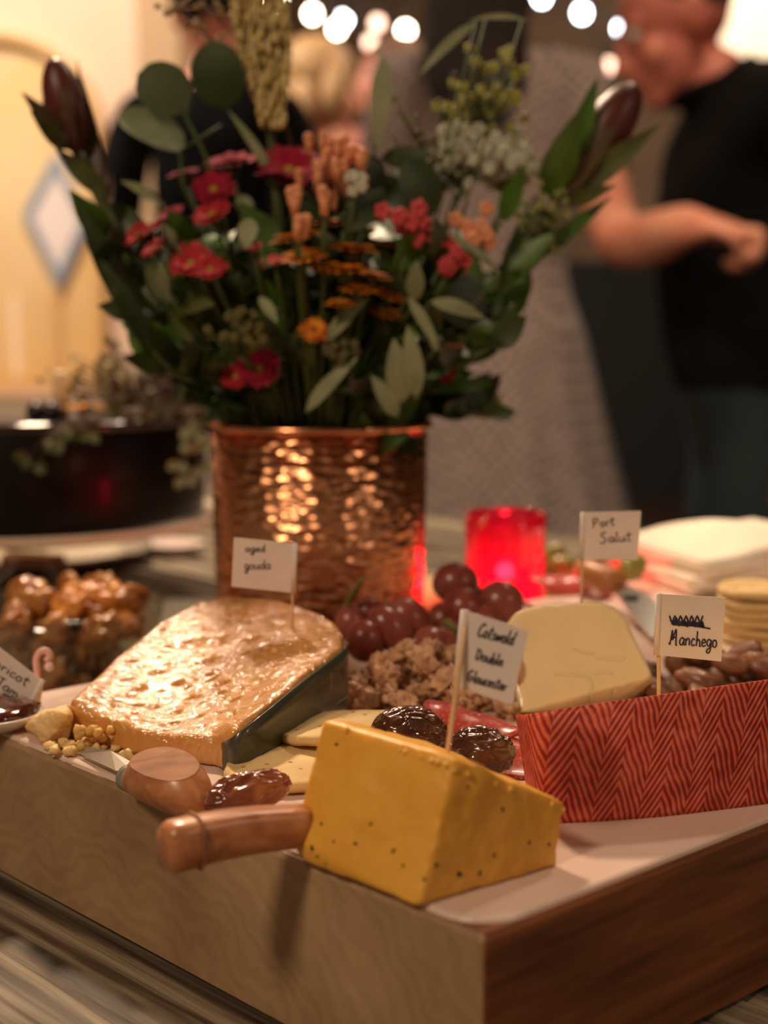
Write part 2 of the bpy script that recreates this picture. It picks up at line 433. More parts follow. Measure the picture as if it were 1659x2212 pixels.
def hand_joints(J, bones, wr, key, d, nrm, side, curl=1.0, S=1.0):
    """five fingers grown from the wrist joint; d forward, nrm palm normal, side thumb direction"""
    d = Vector(d).normalized(); nrm = Vector(nrm).normalized(); side = Vector(side).normalized(); W = Vector(wr)
    J[key+'p'] = (W+d*.045*S, (.024*S, .014*S)); bones.append((key, key+'p'))
    for k, (off, ln) in enumerate(((.030, .074), (.010, .082), (-.010, .077), (-.029, .062))):
        ln *= S; a = W+d*.085*S+side*off*S; J[key+f'k{k}'] = (a, .0105*S); bones.append((key+'p', key+f'k{k}'))
        pv = a; ang = 0; pk = key+f'k{k}'
        for s_, l in enumerate((.42, .32, .26)):
            ang += .75*curl; v = d*math.cos(ang)+nrm*math.sin(ang)
            pv = pv+v*ln*l; J[key+f'f{k}{s_}'] = (pv, (.009-.0008*s_)*S); bones.append((pk, key+f'f{k}{s_}')); pk = key+f'f{k}{s_}'
    a = W+d*.03+side*.032+nrm*.008; J[key+'t0'] = (a, .012); bones.append((key, key+'t0'))
    a2 = a+d*.034+side*.018+nrm*.014; J[key+'t1'] = (a2, .010); bones.append((key+'t0', key+'t1'))
    a3 = a2+d*.028-side*.012+nrm*.016*curl; J[key+'t2'] = (a3, .0085); bones.append((key+'t1', key+'t2'))

t_body = [None]
def garment(name, pred, off, mt, parent, sm=0):
    b = t_body[0]; bm = bmesh.new(); vs = [bm.verts.new(p) for p in b.v]
    for f in b.f: bm.faces.new([vs[i] for i in f])
    bm.normal_update(); bm.verts.index_update(); keep = [pred(v.co) for v in bm.verts]
    bmesh.ops.delete(bm, geom=[f for f in bm.faces if not all(keep[v.index] for v in f.verts)], context='FACES')
    for v in bm.verts: v.co = v.co+v.normal*off*(1+.5*noise.noise(v.co*9))
    m = MB(); bm.verts.index_update(); m.add([v.co.copy() for v in bm.verts], [tuple(v.index for v in f.verts) for f in bm.faces]); bm.free()
    o = obj(name, m, mt, parent); q = o.modifiers.new('s', 'SOLIDIFY'); q.thickness = .004; q.offset = 1; return o
def person(label, base, J, bones, headc, fwd, up, skinm, s=1.0, vox=.008):
    t = thing('person', label, 'person', base)
    m = me_to_mb(skin_eval(J, bones, 'pelvis'))
    h, hp, HM = head_mb(headc, fwd, up, s)
    m.add(h.v, h.f)
    m = remesh(m, vox, 3)
    obj('body', m, skinm, t); t_body[0] = m
    for q in (-1, 1):
        e = obj('eye', MB().ball(hp((q*.030, .078, .006)), .0115*s, 12, 8), m_eye, t)
        obj('iris', MB().ball(hp((q*.030, .0865, .006)), .0055*s, 10, 8), m_iris, e)
    obj('lips', MB().ball(hp((0, .0945, -.066)), (.018*s, .007*s, .006*s), 12, 8, M=HM), m_lip, t)
    return t, hp, HM

# --- woman seen from behind in the grey dress
wx, wy = .192, 2.86
J = {'pelvis': (Vector((wx, wy, .93)), (.13, .10)), 'waist': (Vector((wx, wy, 1.07)), (.105, .08)), 'chest': (Vector((wx, wy, 1.26)), (.13, .09)),
     'upch': (Vector((wx, wy, 1.38)), (.11, .07)), 'neck': (Vector((wx, wy, 1.475)), .048), 'nk2': (Vector((wx, wy+.01, 1.56)), .045),
     'sr': (Vector((wx+.155, wy, 1.40)), .05), 'er': (ay(1335, 530, 2.78), .053), 'fr': (ay(1430, 510, 2.64), .048), 'hr': (ay(1486, 482, 2.48), .036),
     'sl': (Vector((wx-.155, wy, 1.40)), .05), 'el': (Vector((wx-.21, wy+.05, 1.12)), .040), 'hl': (Vector((wx-.10, wy+.28, 1.10)), .026),
     'hipr': (Vector((wx+.08, wy, .86)), .085), 'kr': (Vector((wx+.09, wy, .48)), .055), 'ar': (Vector((wx+.09, wy, .09)), .036), 'tr': (Vector((wx+.09, wy+.13, .03)), .028),
     'hipl': (Vector((wx-.08, wy, .86)), .085), 'kl': (Vector((wx-.09, wy, .48)), .055), 'al': (Vector((wx-.09, wy, .09)), .036), 'tl': (Vector((wx-.09, wy+.13, .03)), .028)}
B = [('pelvis', 'waist'), ('waist', 'chest'), ('chest', 'upch'), ('upch', 'neck'), ('neck', 'nk2'), ('upch', 'sr'), ('sr', 'er'), ('er', 'fr'), ('fr', 'hr'), ('upch', 'sl'), ('sl', 'el'), ('el', 'hl'),
     ('pelvis', 'hipr'), ('hipr', 'kr'), ('kr', 'ar'), ('ar', 'tr'), ('pelvis', 'hipl'), ('hipl', 'kl'), ('kl', 'al'), ('al', 'tl')]
hand_joints(J, B, J['hr'][0], 'hr', (.94, -.1, -.2), (-.2, .3, -.93), (.1, -1, .2), 1.75, 1.25)
hand_joints(J, B, J['hl'][0], 'hl', (.5, .85, 0), (.2, 0, -.9), (.8, -.4, .2), .9)
tw, hp, HM = person('woman seen from behind in a grey check dress, long dark hair, right forearm bent', (wx, wy, 0), J, B, (wx, wy+.02, 1.665), (0, 1, -.05), (0, 0, 1), m_skin)
# dress
m_dress = mat('grey_check_dress', (150, 134, 126), .85, sheen=.2)
nt = m_dress.node_tree; N = nt.nodes.new; L = nt.links.new; b = nt.nodes['Principled BSDF']
tc = N('ShaderNodeTexCoord'); ck = N('ShaderNodeTexChecker'); ck.inputs['Scale'].default_value = 82
ck.inputs['Color1'].default_value = lin((166, 148, 140)); ck.inputs['Color2'].default_value = lin((108, 94, 90))
L(tc.outputs['Object'], ck.inputs['Vector']); L(ck.outputs['Color'], b.inputs['Base Color'])
def prof_dress(z):
    K = [(.40, .36, .30), (.62, .262, .23), (.80, .215, .19), (.95, .178, .15), (1.02, .152, .12), (1.08, .140, .105), (1.20, .152, .11), (1.30, .165, .115), (1.38, .170, .105), (1.43, .150, .085), (1.455, .10, .07)]
    for i in range(len(K)-1):
        if z <= K[i+1][0]:
            t = (z-K[i][0])/(K[i+1][0]-K[i][0]); t = max(0, min(1, t)); return K[i][1]+(K[i+1][1]-K[i][1])*t, K[i][2]+(K[i+1][2]-K[i][2])*t
    return K[-1][1:]
P = []
for i in range(100):
    z = .40+(1.455-.40)*i/99; rx, ry = prof_dress(z); row = []
    ple = max(0, min(1, (1.0-z)/.5)); ru = .006*max(0, math.sin(z*2*PI/.021)) if 1.04 < z < 1.27 else 0
    for j in range(97):
        q = 2*PI*j/96; g = 1+.05*ple*math.sin(q*14+z*2)
        row.append((wx+(rx*g+ru)*math.cos(q), wy+(ry*g+ru)*math.sin(q), z))
    P.append(row)
obj('dress', MB().grid(P), m_dress, tw)
Jx = J
for s_ in ('r', 'l'):
    a, e = J['s'+s_][0], J['e'+s_][0]
    m = MB().tube([a+Vector((-.05 if s_ == 'r' else .05, 0, .0)), a, a.lerp(e, .35), a.lerp(e, .55)], [.064, .066, .060, .058], 20, cap=False)
    obj('sleeve', m, m_dress, tw)
# long hair
hair = MB()
hair.ball((wx-.006, wy-.012, 1.70), (.100, .112, .118), 28, 18)
P = []
for i in range(26):
    z = 1.74-(1.74-1.285)*i/25; t = i/25; w_ = .096*(1-.15*t)*(1-.5*max(0, t-.8)/.2); row = []
    for j in range(33):
        q = 2*PI*j/32; g = 1+.07*math.sin(q*9+z*20)
        row.append((wx-.004-.028*min(1, t*1.6)+w_*g*math.cos(q), wy-.078-.03*t+.045*g*math.sin(q), z))
    P.append(row)
hair.grid(P); hair.f.append(tuple(len(hair.v)-33+j for j in range(32)))
obj('hair', hair, m_bhair, tw)
for s_ in (1, -1):
    x = wx+s_*.09
    obj('shoe', MB().ball((x, wy+.06, .035), (.045, .13, .035), 16, 10), m_shoe, tw)

# --- man in the black shirt, in profile, head bowed
my = 2.84
hc = ay(1455, 55, my)
nk = ay(1535, 170, my)
J = {'pelvis': (Vector((.68, my, .83)), (.16, .15)), 'waist': (Vector((.665, my, .98)), (.19, .16)), 'chest': (Vector((.665, my, 1.16)), (.18, .17)),
     'upch': (Vector((.665, my, 1.31)), (.13, .15)), 'neck': (nk+Vector((.02, 0, -.03)), .068), 'nk2': (hc+Vector((.045, 0, -.04)), .064),
     'sr': (Vector((.69, my+.19, 1.34)), .065), 'er': (Vector((.72, my+.25, 1.04)), .05), 'hr': (Vector((.74, my+.22, .84)), .03),
     'sl': (Vector((.70, my-.18, 1.34)), .065), 'el': (Vector((.80, my-.20, 1.05)), .05), 'hl': (Vector((.78, my-.22, .82)), .03),
     'hipr': (Vector((.69, my+.09, .78)), .10), 'kr': (Vector((.65, my+.10, .45)), .065), 'ar': (Vector((.70, my+.10, .09)), .045), 'tr': (Vector((.56, my+.11, .035)), .035),
     'hipl': (Vector((.69, my-.09, .78)), .10), 'kl': (Vector((.65, my-.10, .45)), .065), 'al': (Vector((.70, my-.10, .09)), .045), 'tl': (Vector((.56, my-.11, .035)), .035)}
B0 = [('pelvis', 'waist'), ('waist', 'chest'), ('chest', 'upch'), ('upch', 'neck'), ('neck', 'nk2'), ('upch', 'sr'), ('sr', 'er'), ('er', 'hr'), ('upch', 'sl'), ('sl', 'el'), ('el', 'hl'),
      ('pelvis', 'hipr'), ('hipr', 'kr'), ('kr', 'ar'), ('ar', 'tr'), ('pelvis', 'hipl'), ('hipl', 'kl'), ('kl', 'al'), ('al', 'tl')]
B = list(B0)
hand_joints(J, B, J['hr'][0], 'hr', (-.1, 0, -1), (-.9, -.3, 0), (-.6, .8, 0), .6)
hand_joints(J, B, J['hl'][0], 'hl', (-.1, 0, -1), (-.9, .3, 0), (-.6, -.8, 0), .6)
tm, hp, HM = person('man in a black shirt and dark teal trousers, bowing his head, seen from the side', (.68, my, 0), J, B, hc, (-.93, -.12, -.36), (-.3, 0, 1), m_skin2, 1.10)
nd = (hc-nk).normalized()
def nothand(p, J=J): return all((p-J[k][0]).length > .085+.0 for k in ('hrp', 'hlp')) and all((p-J[k][0]).length > .05 for k in ('hrf12', 'hlf12', 'hrf00', 'hlf00'))
garment('shirt', lambda p: p.z > .86 and nothand(p) and (p-nk).dot(nd) < -.01, .016, m_black, tm)
garment('trousers', lambda p: .10 < p.z < .90 and nothand(p) and abs(p.x-.67) < .22 and (abs(p.y-my) < .19), .010, m_teal, tm)
obj('collar', MB().tube([nk-nd*.015+HM @ Vector((.078*math.cos(a), .082*math.sin(a), 0)) for a in [2*PI*k/24 for k in range(25)]], .014, 8), m_black, tm)
hm = MB().ball((0, -.026, .05), (.082, .094, .088), 24, 16)
hm.v = [hp(p) for p in hm.v]
obj('hair', hm, m_ghair, tm)
for s_ in (1, -1): obj('shoe', MB().ball((.64, my+s_*.10, .04), (.14, .05, .04), 16, 10), m_shoe, tm)

# --- guests further back
def guest(label, x, y, sh, hairm, fwd, top, trous, hairl=.0, hw=1.0):
    J = {'pelvis': (Vector((x, y, .93)), (.13, .10)), 'waist': (Vector((x, y, 1.08)), (.12, .09)), 'chest': (Vector((x, y, sh-.14)), (.14, .10)), 'upch': (Vector((x, y, sh-.03)), (.11, .07)),
         'neck': (Vector((x, y, sh+.06)), .052), 'nk2': (Vector((x, y, sh+.12)), .05),
         'sr': (Vector((x+.18, y, sh)), .052), 'er': (Vector((x+.24, y-.02, sh-.30)), .042), 'hr': (Vector((x+.12, y-.22, sh-.36)), .028),
         'sl': (Vector((x-.18, y, sh)), .052), 'el': (Vector((x-.24, y-.02, sh-.30)), .042), 'hl': (Vector((x-.12, y-.22, sh-.36)), .028),
         'hipr': (Vector((x+.09, y, .86)), .09), 'kr': (Vector((x+.10, y, .47)), .058), 'ar': (Vector((x+.10, y, .09)), .04), 'tr': (Vector((x+.11, y-.14, .035)), .032),
         'hipl': (Vector((x-.09, y, .86)), .09), 'kl': (Vector((x-.10, y, .47)), .058), 'al': (Vector((x-.10, y, .09)), .04), 'tl': (Vector((x-.11, y-.14, .035)), .032)}
    B = list(B0); JJ0 = dict(J)
    hand_joints(J, B, J['hr'][0], 'hr', (-.7, -.5, 0), (0, 0, -1), (-.5, .8, .2), .8)
    hand_joints(J, B, J['hl'][0], 'hl', (.7, -.5, 0), (0, 0, -1), (.5, .8, .2), .8)
    t, hp, HM = person(label, (x, y, 0), J, B, (x, y, sh+.22), fwd, (0, 0, 1), m_skin, 1.0, .010)
    def nh(p): return all((p-J[k][0]).length > .085 for k in ('hrp', 'hlp')) and all((p-J[k][0]).length > .05 for k in ('hrf12', 'hlf12', 'hrf00', 'hlf00'))
    garment('top', lambda p: .86 < p.z < sh+.055 and nh(p), .014, top, t)
    garment('trousers', lambda p: .10 < p.z < .90 and nh(p), .010, trous, t)
    h = MB().ball((0, -.022, .045), (.086*hw, .100*hw, .090), 24, 16, nz=.1, nf=3)
    if hairl:
        for q in (-1, 1): h.tube([(q*.07, -.02, .06), (q*.088, -.02, -.03), (q*.085, -.02, -.03-hairl)], [.03, .034, .02], 10)
        h.ball((0, -.07, -.03-hairl/2), (.075, .04, .09+hairl/2), 14, 10)
    h.v = [hp(p) for p in h.v]; obj('hair', h, hairm, t)
    for s_ in (1, -1): obj('shoe', MB().ball((x+s_*.105, y-.05, .038), (.045, .13, .038), 14, 8), m_shoe, t)
    return t
pA = ay(700, 190, 4.3)
guest('blond person in a black top among the guests behind the plume', pA.x, 4.3, pA.z-.22, m_blond, (.8, .5, -.1), m_black, m_black, .06, 1.05)
pB = ay(455, 110, 3.75)
guest('dark-haired person in a black top standing left of the blond guest', pB.x, 3.75, 1.46, m_bhair, (.3, 1, 0), m_black, m_teal, .0)
pC = ay(840, 120, 5.0)
m_pink = mat('dusky_pink_cloth', (176, 108, 96), .85)
guest('person in a dusky pink top far back beside the woman with dark hair', pC.x, 5.0, 1.50, m_ghair, (-1, -.3, 0), m_pink, m_black, .04)

# ================================================================ TABLE + BOARD FRAME
C0 = bh(1045, 2012); Rr = bh(1659, 1773); Lf = bh(0, 1600)
U = (Rr-C0).normalized(); Vv = Vector((-U.y, U.x, 0))
def uv(u, v, z): return Vector((C0.x+U.x*u+Vv.x*v, C0.y+U.y*u+Vv.y*v, z))
MUV = Matrix((U, Vv, Vector((0, 0, 1)))).transposed()

def wood(name, dark, mid, light, scale=(3, 60, 30), rough=.6, bump=.6, bd=.002, nsc=3.0, coat=0, angle=0, lo=.3, hi=.7):
    """grain runs along local 'scale-small' axis, in board (u,v) coordinates"""
    m = bpy.data.materials.new(name); m.use_nodes = True; nt = m.node_tree; b = nt.nodes['Principled BSDF']; N = nt.nodes.new; L = nt.links.new
    tc = N('ShaderNodeTexCoord'); mp0 = N('ShaderNodeMapping'); mp0.vector_type = 'POINT'; mp0.inputs['Rotation'].default_value = (0, 0, angle)
    mp = N('ShaderNodeMapping'); mp.inputs['Scale'].default_value = scale
    L(tc.outputs['Object'], mp0.inputs[0]); L(mp0.outputs[0], mp.inputs[0])
    n = N('ShaderNodeTexNoise'); n.inputs['Scale'].default_value = nsc; n.inputs['Detail'].default_value = 9; n.inputs['Distortion'].default_value = .4
    L(mp.outputs[0], n.inputs['Vector'])
    r = N('ShaderNodeValToRGB'); e = r.color_ramp.elements; e[0].position = lo; e[0].color = lin(dark); e[1].position = hi; e[1].color = lin(light)
    k = r.color_ramp.elements.new((lo+hi)/2); k.color = lin(mid)
    L(n.outputs['Fac'], r.inputs['Fac']); L(r.outputs[0], b.inputs['Base Color'])
    b.inputs['Roughness'].default_value = rough; b.inputs['Coat Weight'].default_value = coat; b.inputs['Coat Roughness'].default_value = .25
    bm = N('ShaderNodeBump'); bm.inputs['Strength'].default_value = bump; bm.inputs['Distance'].default_value = bd
    L(n.outputs['Fac'], bm.inputs['Height']); L(bm.outputs[0], b.inputs['Normal'])
    return m
ang = -math.atan2(U.y, U.x)
m_table = wood('weathered_table_wood', (20, 14, 10), (86, 72, 56), (150, 136, 114), (60, 2.4, 30), .65, 1.0, .004, 1.6, angle=ang, lo=.36, hi=.60)
tt = thing('table', 'large rustic table of weathered grey-brown planks under the cheese board', 'table', uv(.3, .8, 0))
TU0, TU1, TV0, TV1 = -.55, .96, -.35, 1.95
n = 10; wd = (TU1-TU0)/n
for k in range(n):
    a = TU0+k*wd+.0015; b_ = TU0+(k+1)*wd-.0015
    P = []; nu, nv = 44, 90
    near = (k < 6)
    nu, nv = (44, 120) if near else (8, 20)
    dz = R.uniform(-.0012, .0)
    for i in range(nu+1):
        row = []
        for j in range(nv+1):
            u = a+(b_-a)*i/nu; v = TV0+(TV1-TV0)*j/nv
            ed = min(u-a, b_-u); z = ZT+dz-.003*max(0, 1-ed/.004)**2
            if near: z -= .0042*max(0, noise.noise(Vector((u*120+.5*noise.noise(Vector((u*9, v*9, 1))), v*3.2+k*9, k)))+.02)
            row.append(uv(u, v, z))
        P.append(row)
    m = MB().grid(P)
    # sides and underside
    z1 = ZT-.04
    for (ua, va, ub, vb) in ((a, TV0, b_, TV0), (b_, TV0, b_, TV1), (b_, TV1, a, TV1), (a, TV1, a, TV0)):
        m.add([uv(ua, va, ZT-.0025), uv(ub, vb, ZT-.0025), uv(ub, vb, z1), uv(ua, va, z1)], [(0, 1, 2, 3)])
    m.add([uv(a, TV0, z1), uv(b_, TV0, z1), uv(b_, TV1, z1), uv(a, TV1, z1)], [(0, 1, 2, 3)])
    obj('plank', m, m_table, tt)
for (u, v) in ((TU0+.08, TV0+.1), (TU1-.08, TV0+.1), (TU0+.08, TV1-.1), (TU1-.08, TV1-.1)):
    obj('leg', MB().box(uv(u, v, (ZT-.04)/2), (.045, .045, (ZT-.04)/2), MUV), m_table, tt, smooth=False)
obj('apron', MB().box(uv((TU0+TU1)/2, TV0+.1, ZT-.085), ((TU1-TU0)/2-.08, .012, .045), MUV).box(uv((TU0+TU1)/2, TV1-.1, ZT-.085), ((TU1-TU0)/2-.08, .012, .045), MUV)
    .box(uv(TU0+.08, (TV0+TV1)/2, ZT-.085), (.012, (TV1-TV0)/2-.1, .045), MUV).box(uv(TU1-.08, (TV0+TV1)/2, ZT-.085), (.012, (TV1-TV0)/2-.1, .045), MUV), m_table, tt, smooth=False)

# board
BW = (bh(-159, 1538)-C0).dot(Vv); BL = .84
m_side = bpy.data.materials.new('board_wood'); m_side.use_nodes = True
nt = m_side.node_tree; N = nt.nodes.new; L = nt.links.new; b = nt.nodes['Principled BSDF']
tc = N('ShaderNodeTexCoord'); mp0 = N('ShaderNodeMapping'); mp0.inputs['Rotation'].default_value = (0, 0, ang); L(tc.outputs['Object'], mp0.inputs[0])
# end-grain rings: distance from a pith axis parallel to u; object origin is C0 at board top
mp = N('ShaderNodeMapping'); mp.inputs['Location'].default_value = (0, -.20, .115); mp.inputs['Scale'].default_value = (.5, 1, 1); L(mp0.outputs[0], mp.inputs[0])
wv = N('ShaderNodeTexWave'); wv.wave_type = 'RINGS'; wv.rings_direction = 'X'; wv.inputs['Scale'].default_value = 34; wv.inputs['Distortion'].default_value = 14.0
wv.inputs['Detail'].default_value = 3; wv.inputs['Detail Scale'].default_value = 1.1; L(mp.outputs[0], wv.inputs['Vector'])
n1 = N('ShaderNodeTexNoise'); n1.inputs['Scale'].default_value = 14; n1.inputs['Detail'].default_value = 5; L(mp0.outputs[0], n1.inputs['Vector'])
mp2 = N('ShaderNodeMapping'); mp2.inputs['Scale'].default_value = (9, 120, 120); L(mp0.outputs[0], mp2.inputs[0])
n2 = N('ShaderNodeTexNoise'); n2.inputs['Scale'].default_value = 1.2; n2.inputs['Detail'].default_value = 8; L(mp2.outputs[0], n2.inputs['Vector'])
r1 = N('ShaderNodeValToRGB'); r1.color_ramp.elements[0].color = lin((136, 104, 72)); r1.color_ramp.elements[1].color = lin((174, 142, 106)); r1.color_ramp.elements[0].position = .3; r1.color_ramp.elements[1].position = .7
L(n1.outputs['Fac'], r1.inputs['Fac'])
mx = N('ShaderNodeMix'); mx.data_type = 'RGBA'; mx.blend_type = 'MULTIPLY'; mx.inputs['Factor'].default_value = .10
L(r1.outputs[0], mx.inputs['A']); L(wv.outputs['Color'], mx.inputs['B'])
r2 = N('ShaderNodeValToRGB'); r2.color_ramp.elements[0].color = lin((84, 42, 20)); r2.color_ramp.elements[1].color = lin((146, 84, 44)); r2.color_ramp.elements[0].position = .3; r2.color_ramp.elements[1].position = .66
L(n2.outputs['Fac'], r2.inputs['Fac'])
# end grain (faces across u) versus long grain (faces along u): from the true geometry normal
gm = N('ShaderNodeNewGeometry'); dt = N('ShaderNodeVectorMath'); dt.operation = 'DOT_PRODUCT'; dt.inputs[1].default_value = tuple(U)
L(gm.outputs['True Normal'], dt.inputs[0]); ab = N('ShaderNodeMath'); ab.operation = 'ABSOLUTE'; L(dt.outputs['Value'], ab.inputs[0])
gt = N('ShaderNodeMath'); gt.operation = 'GREATER_THAN'; gt.inputs[1].default_value = .6; L(ab.outputs[0], gt.inputs[0])
mx2 = N('ShaderNodeMix'); mx2.data_type = 'RGBA'; L(gt.outputs[0], mx2.inputs['Factor']); L(r2.outputs[0], mx2.inputs['A']); L(mx.outputs['Result'], mx2.inputs['B'])
L(mx2.outputs['Result'], b.inputs['Base Color']); b.inputs['Roughness'].default_value = .55
bp = N('ShaderNodeBump'); bp.inputs['Strength'].default_value = .2; bp.inputs['Distance'].default_value = .0005
L(wv.outputs['Fac'], bp.inputs['Height']); L(bp.outputs[0], b.inputs['Normal'])
m_top = mat('pale_board_top', (222, 196, 182), .34, c2=(212, 184, 168), nscale=12, bump=.08, bscale=200, coat=.15)
m_top.node_tree.nodes['Principled BSDF'].inputs['Coat Roughness'].default_value = .3
bt = thing('cheese_board', 'thick wooden board with a pale top carrying the cheeses, grapes and nuts', 'board', (C0.x, C0.y, ZT))
BT = .0016
def rrect(x0, x1, y0, y1, r, n=8):
    P = []
    for (cx, cy, a0) in ((x1-r, y1-r, 0), (x0+r, y1-r, 90), (x0+r, y0+r, 180), (x1-r, y0+r, 270)):
        for k in range(n+1):
            q = math.radians(a0+90*k/n); P.append((cx+r*math.cos(q), cy+r*math.sin(q)))
    return P
def fr(P, z): return [uv(x, y, z) for x, y in P]
def stack_rings(rows, capb=True):
    m = MB(); k = len(rows[0])
    m.grid([r+[r[0]] for r in rows])
    m.f.append(tuple(range(k))[::-1]); o = (len(rows)-1)*(k+1); m.f.append(tuple(o+i for i in range(k)))
    return m
P0 = rrect(0, BL, 0, BW, .0015, 2)
zt_ = ZB-BT
rows = [fr(P0, ZT+.001), fr(P0, ZT+.003)]+[fr(P0, ZT+.003+(zt_-.002-ZT-.003)*k/6) for k in range(1, 7)]+[fr(rrect(.001, BL-.001, .001, BW-.001, .0015, 2), zt_)]
bd = obj('body', stack_rings(rows), m_side, bt, smooth=False)
r_ = .018
rows = [fr(rrect(.0015, BL-.0015, .0015, BW-.0015, r_), zt_-.0002), fr(rrect(.002, BL-.002, .002, BW-.002, r_), ZB-.0006), fr(rrect(.003, BL-.003, .003, BW-.003, r_), ZB)]
obj('top_layer', stack_rings(rows), m_top, bt, smooth=False)

# ================================================================ CHEESES
# --- cotswold-type wedge in front
def chz(name, c, c2, rough=.42, sss=.25, bump=.35, bscale=120, bd=.0012, ns=30, coat=.0):
    return mat(name, c, rough, c2=c2, nscale=ns, bump=bump, bscale=bscale, bdist=bd, sss=sss, sssr=(.006, .003, .0012), coat=coat)
m_glo = chz('golden_cheese', (234, 174, 72), (226, 162, 58), bd=.0012, sss=.2)
BLp, BFp, BRp = bh(650, 1862), bh(905, 1962), bh(1203, 1872)
A, A2 = ay(700, 1560, BLp.y+.012), ay(722, 1552, BLp.y+.016)
E = ay(985, 1634, BFp.y+.010)
Dp = ay(1220, 1736, BRp.y+.006)
BL2 = ay(628, 1815, BLp.y+.001)
K = ay(930, 1606, .535); KB = Vector((K.x, K.y-.004, ZB))
glo_pts = [BLp, BFp, BRp, A, A2, E, Dp, BL2, K, KB, BLp+Vector((.012, .022, 0)), bh(690, 1800)]
tg = thing('cheese_wedge', 'golden orange cheese wedge with green herb specks at the front corner of the board', 'cheese', Vector((BFp.x, BFp.y, ZB)), 'cheese wedges on the board')
bm = hull(glo_pts, cuts=3, bev=.0010, seg=3, nz=.0009, nf=75, flatz=ZB+.0002)
glo = bobj('cheese', bm, m_glo, tg)
# herb specks pressed in the faces
bv = bpy.data.meshes.new('t'); 
from mathutils.bvhtree import BVHTree
def bvh_of(o):
    off = wloc(o) if o.parent else o.location
    me = o.data; return BVHTree.FromPolygons([v.co+off for v in me.vertices], [tuple(p.vertices) for p in me.polygons])
def hit(bv, px, py):
    d = ray(px, py).normalized(); r = bv.ray_cast(Vector((0, 0, CZ)), d); return r
m_speck = mat('herb_speck', (44, 46, 18), .6); m_speckb = mat('onion_speck', (150, 110, 60), .5)
gb = bvh_of(glo)
specks = [(727, 1608, 7, 5), (694, 1780, 6, 5), (768, 1822, 5, 7), (801, 1780, 5, 6), (664, 1748, 7, 6), (850, 1838, 10, 5), (871, 1870, 5, 6), (943, 1868, 6, 8), (917, 1900, 5, 5),
          (992, 1888, 9, 11), (1036, 1887, 5, 10), (1085, 1748, 6, 7), (1067, 1847, 5, 8), (1143, 1820, 6, 6), (1186, 1824, 6, 5), (674, 1832, 7, 9), (686, 1850, 6, 5), (721, 1818, 6, 6), (703, 1865, 7, 4), (1120, 1690, 4, 4), (1010, 1700, 4, 5)]
for k, (px, py, a, b_) in enumerate(specks):
    l, n_, i_, d_ = hit(gb, px, py)
    if l is None: continue
    q = n_.to_track_quat('Z', 'Y').to_matrix() @ Matrix.Rotation(R.uniform(0, 3), 3, 'Z')
    s_ = .00011
    obj('herb_speck', MB().ball(l, (a*s_, b_*s_, .00035), 8, 5, M=q, nz=.25, nf=2, seed=k), m_speckb if k in (17, 18, 19) else m_speck, tg)
# crumbled rind bits along the upper edge
mc = MB()
for k in range(16):
    t = R.random(); px = 720+500*t; py = 1556+182*t+R.uniform(2, 8)
    l, n_, i_, d_ = hit(gb, px, py+6)
    if l: mc.ball(l, R.uniform(.0006, .0013), 7, 5, nz=.4, nf=2, seed=k)
tag(obj('rind_crumbs', mc, m_glo, tg), kind='stuff')

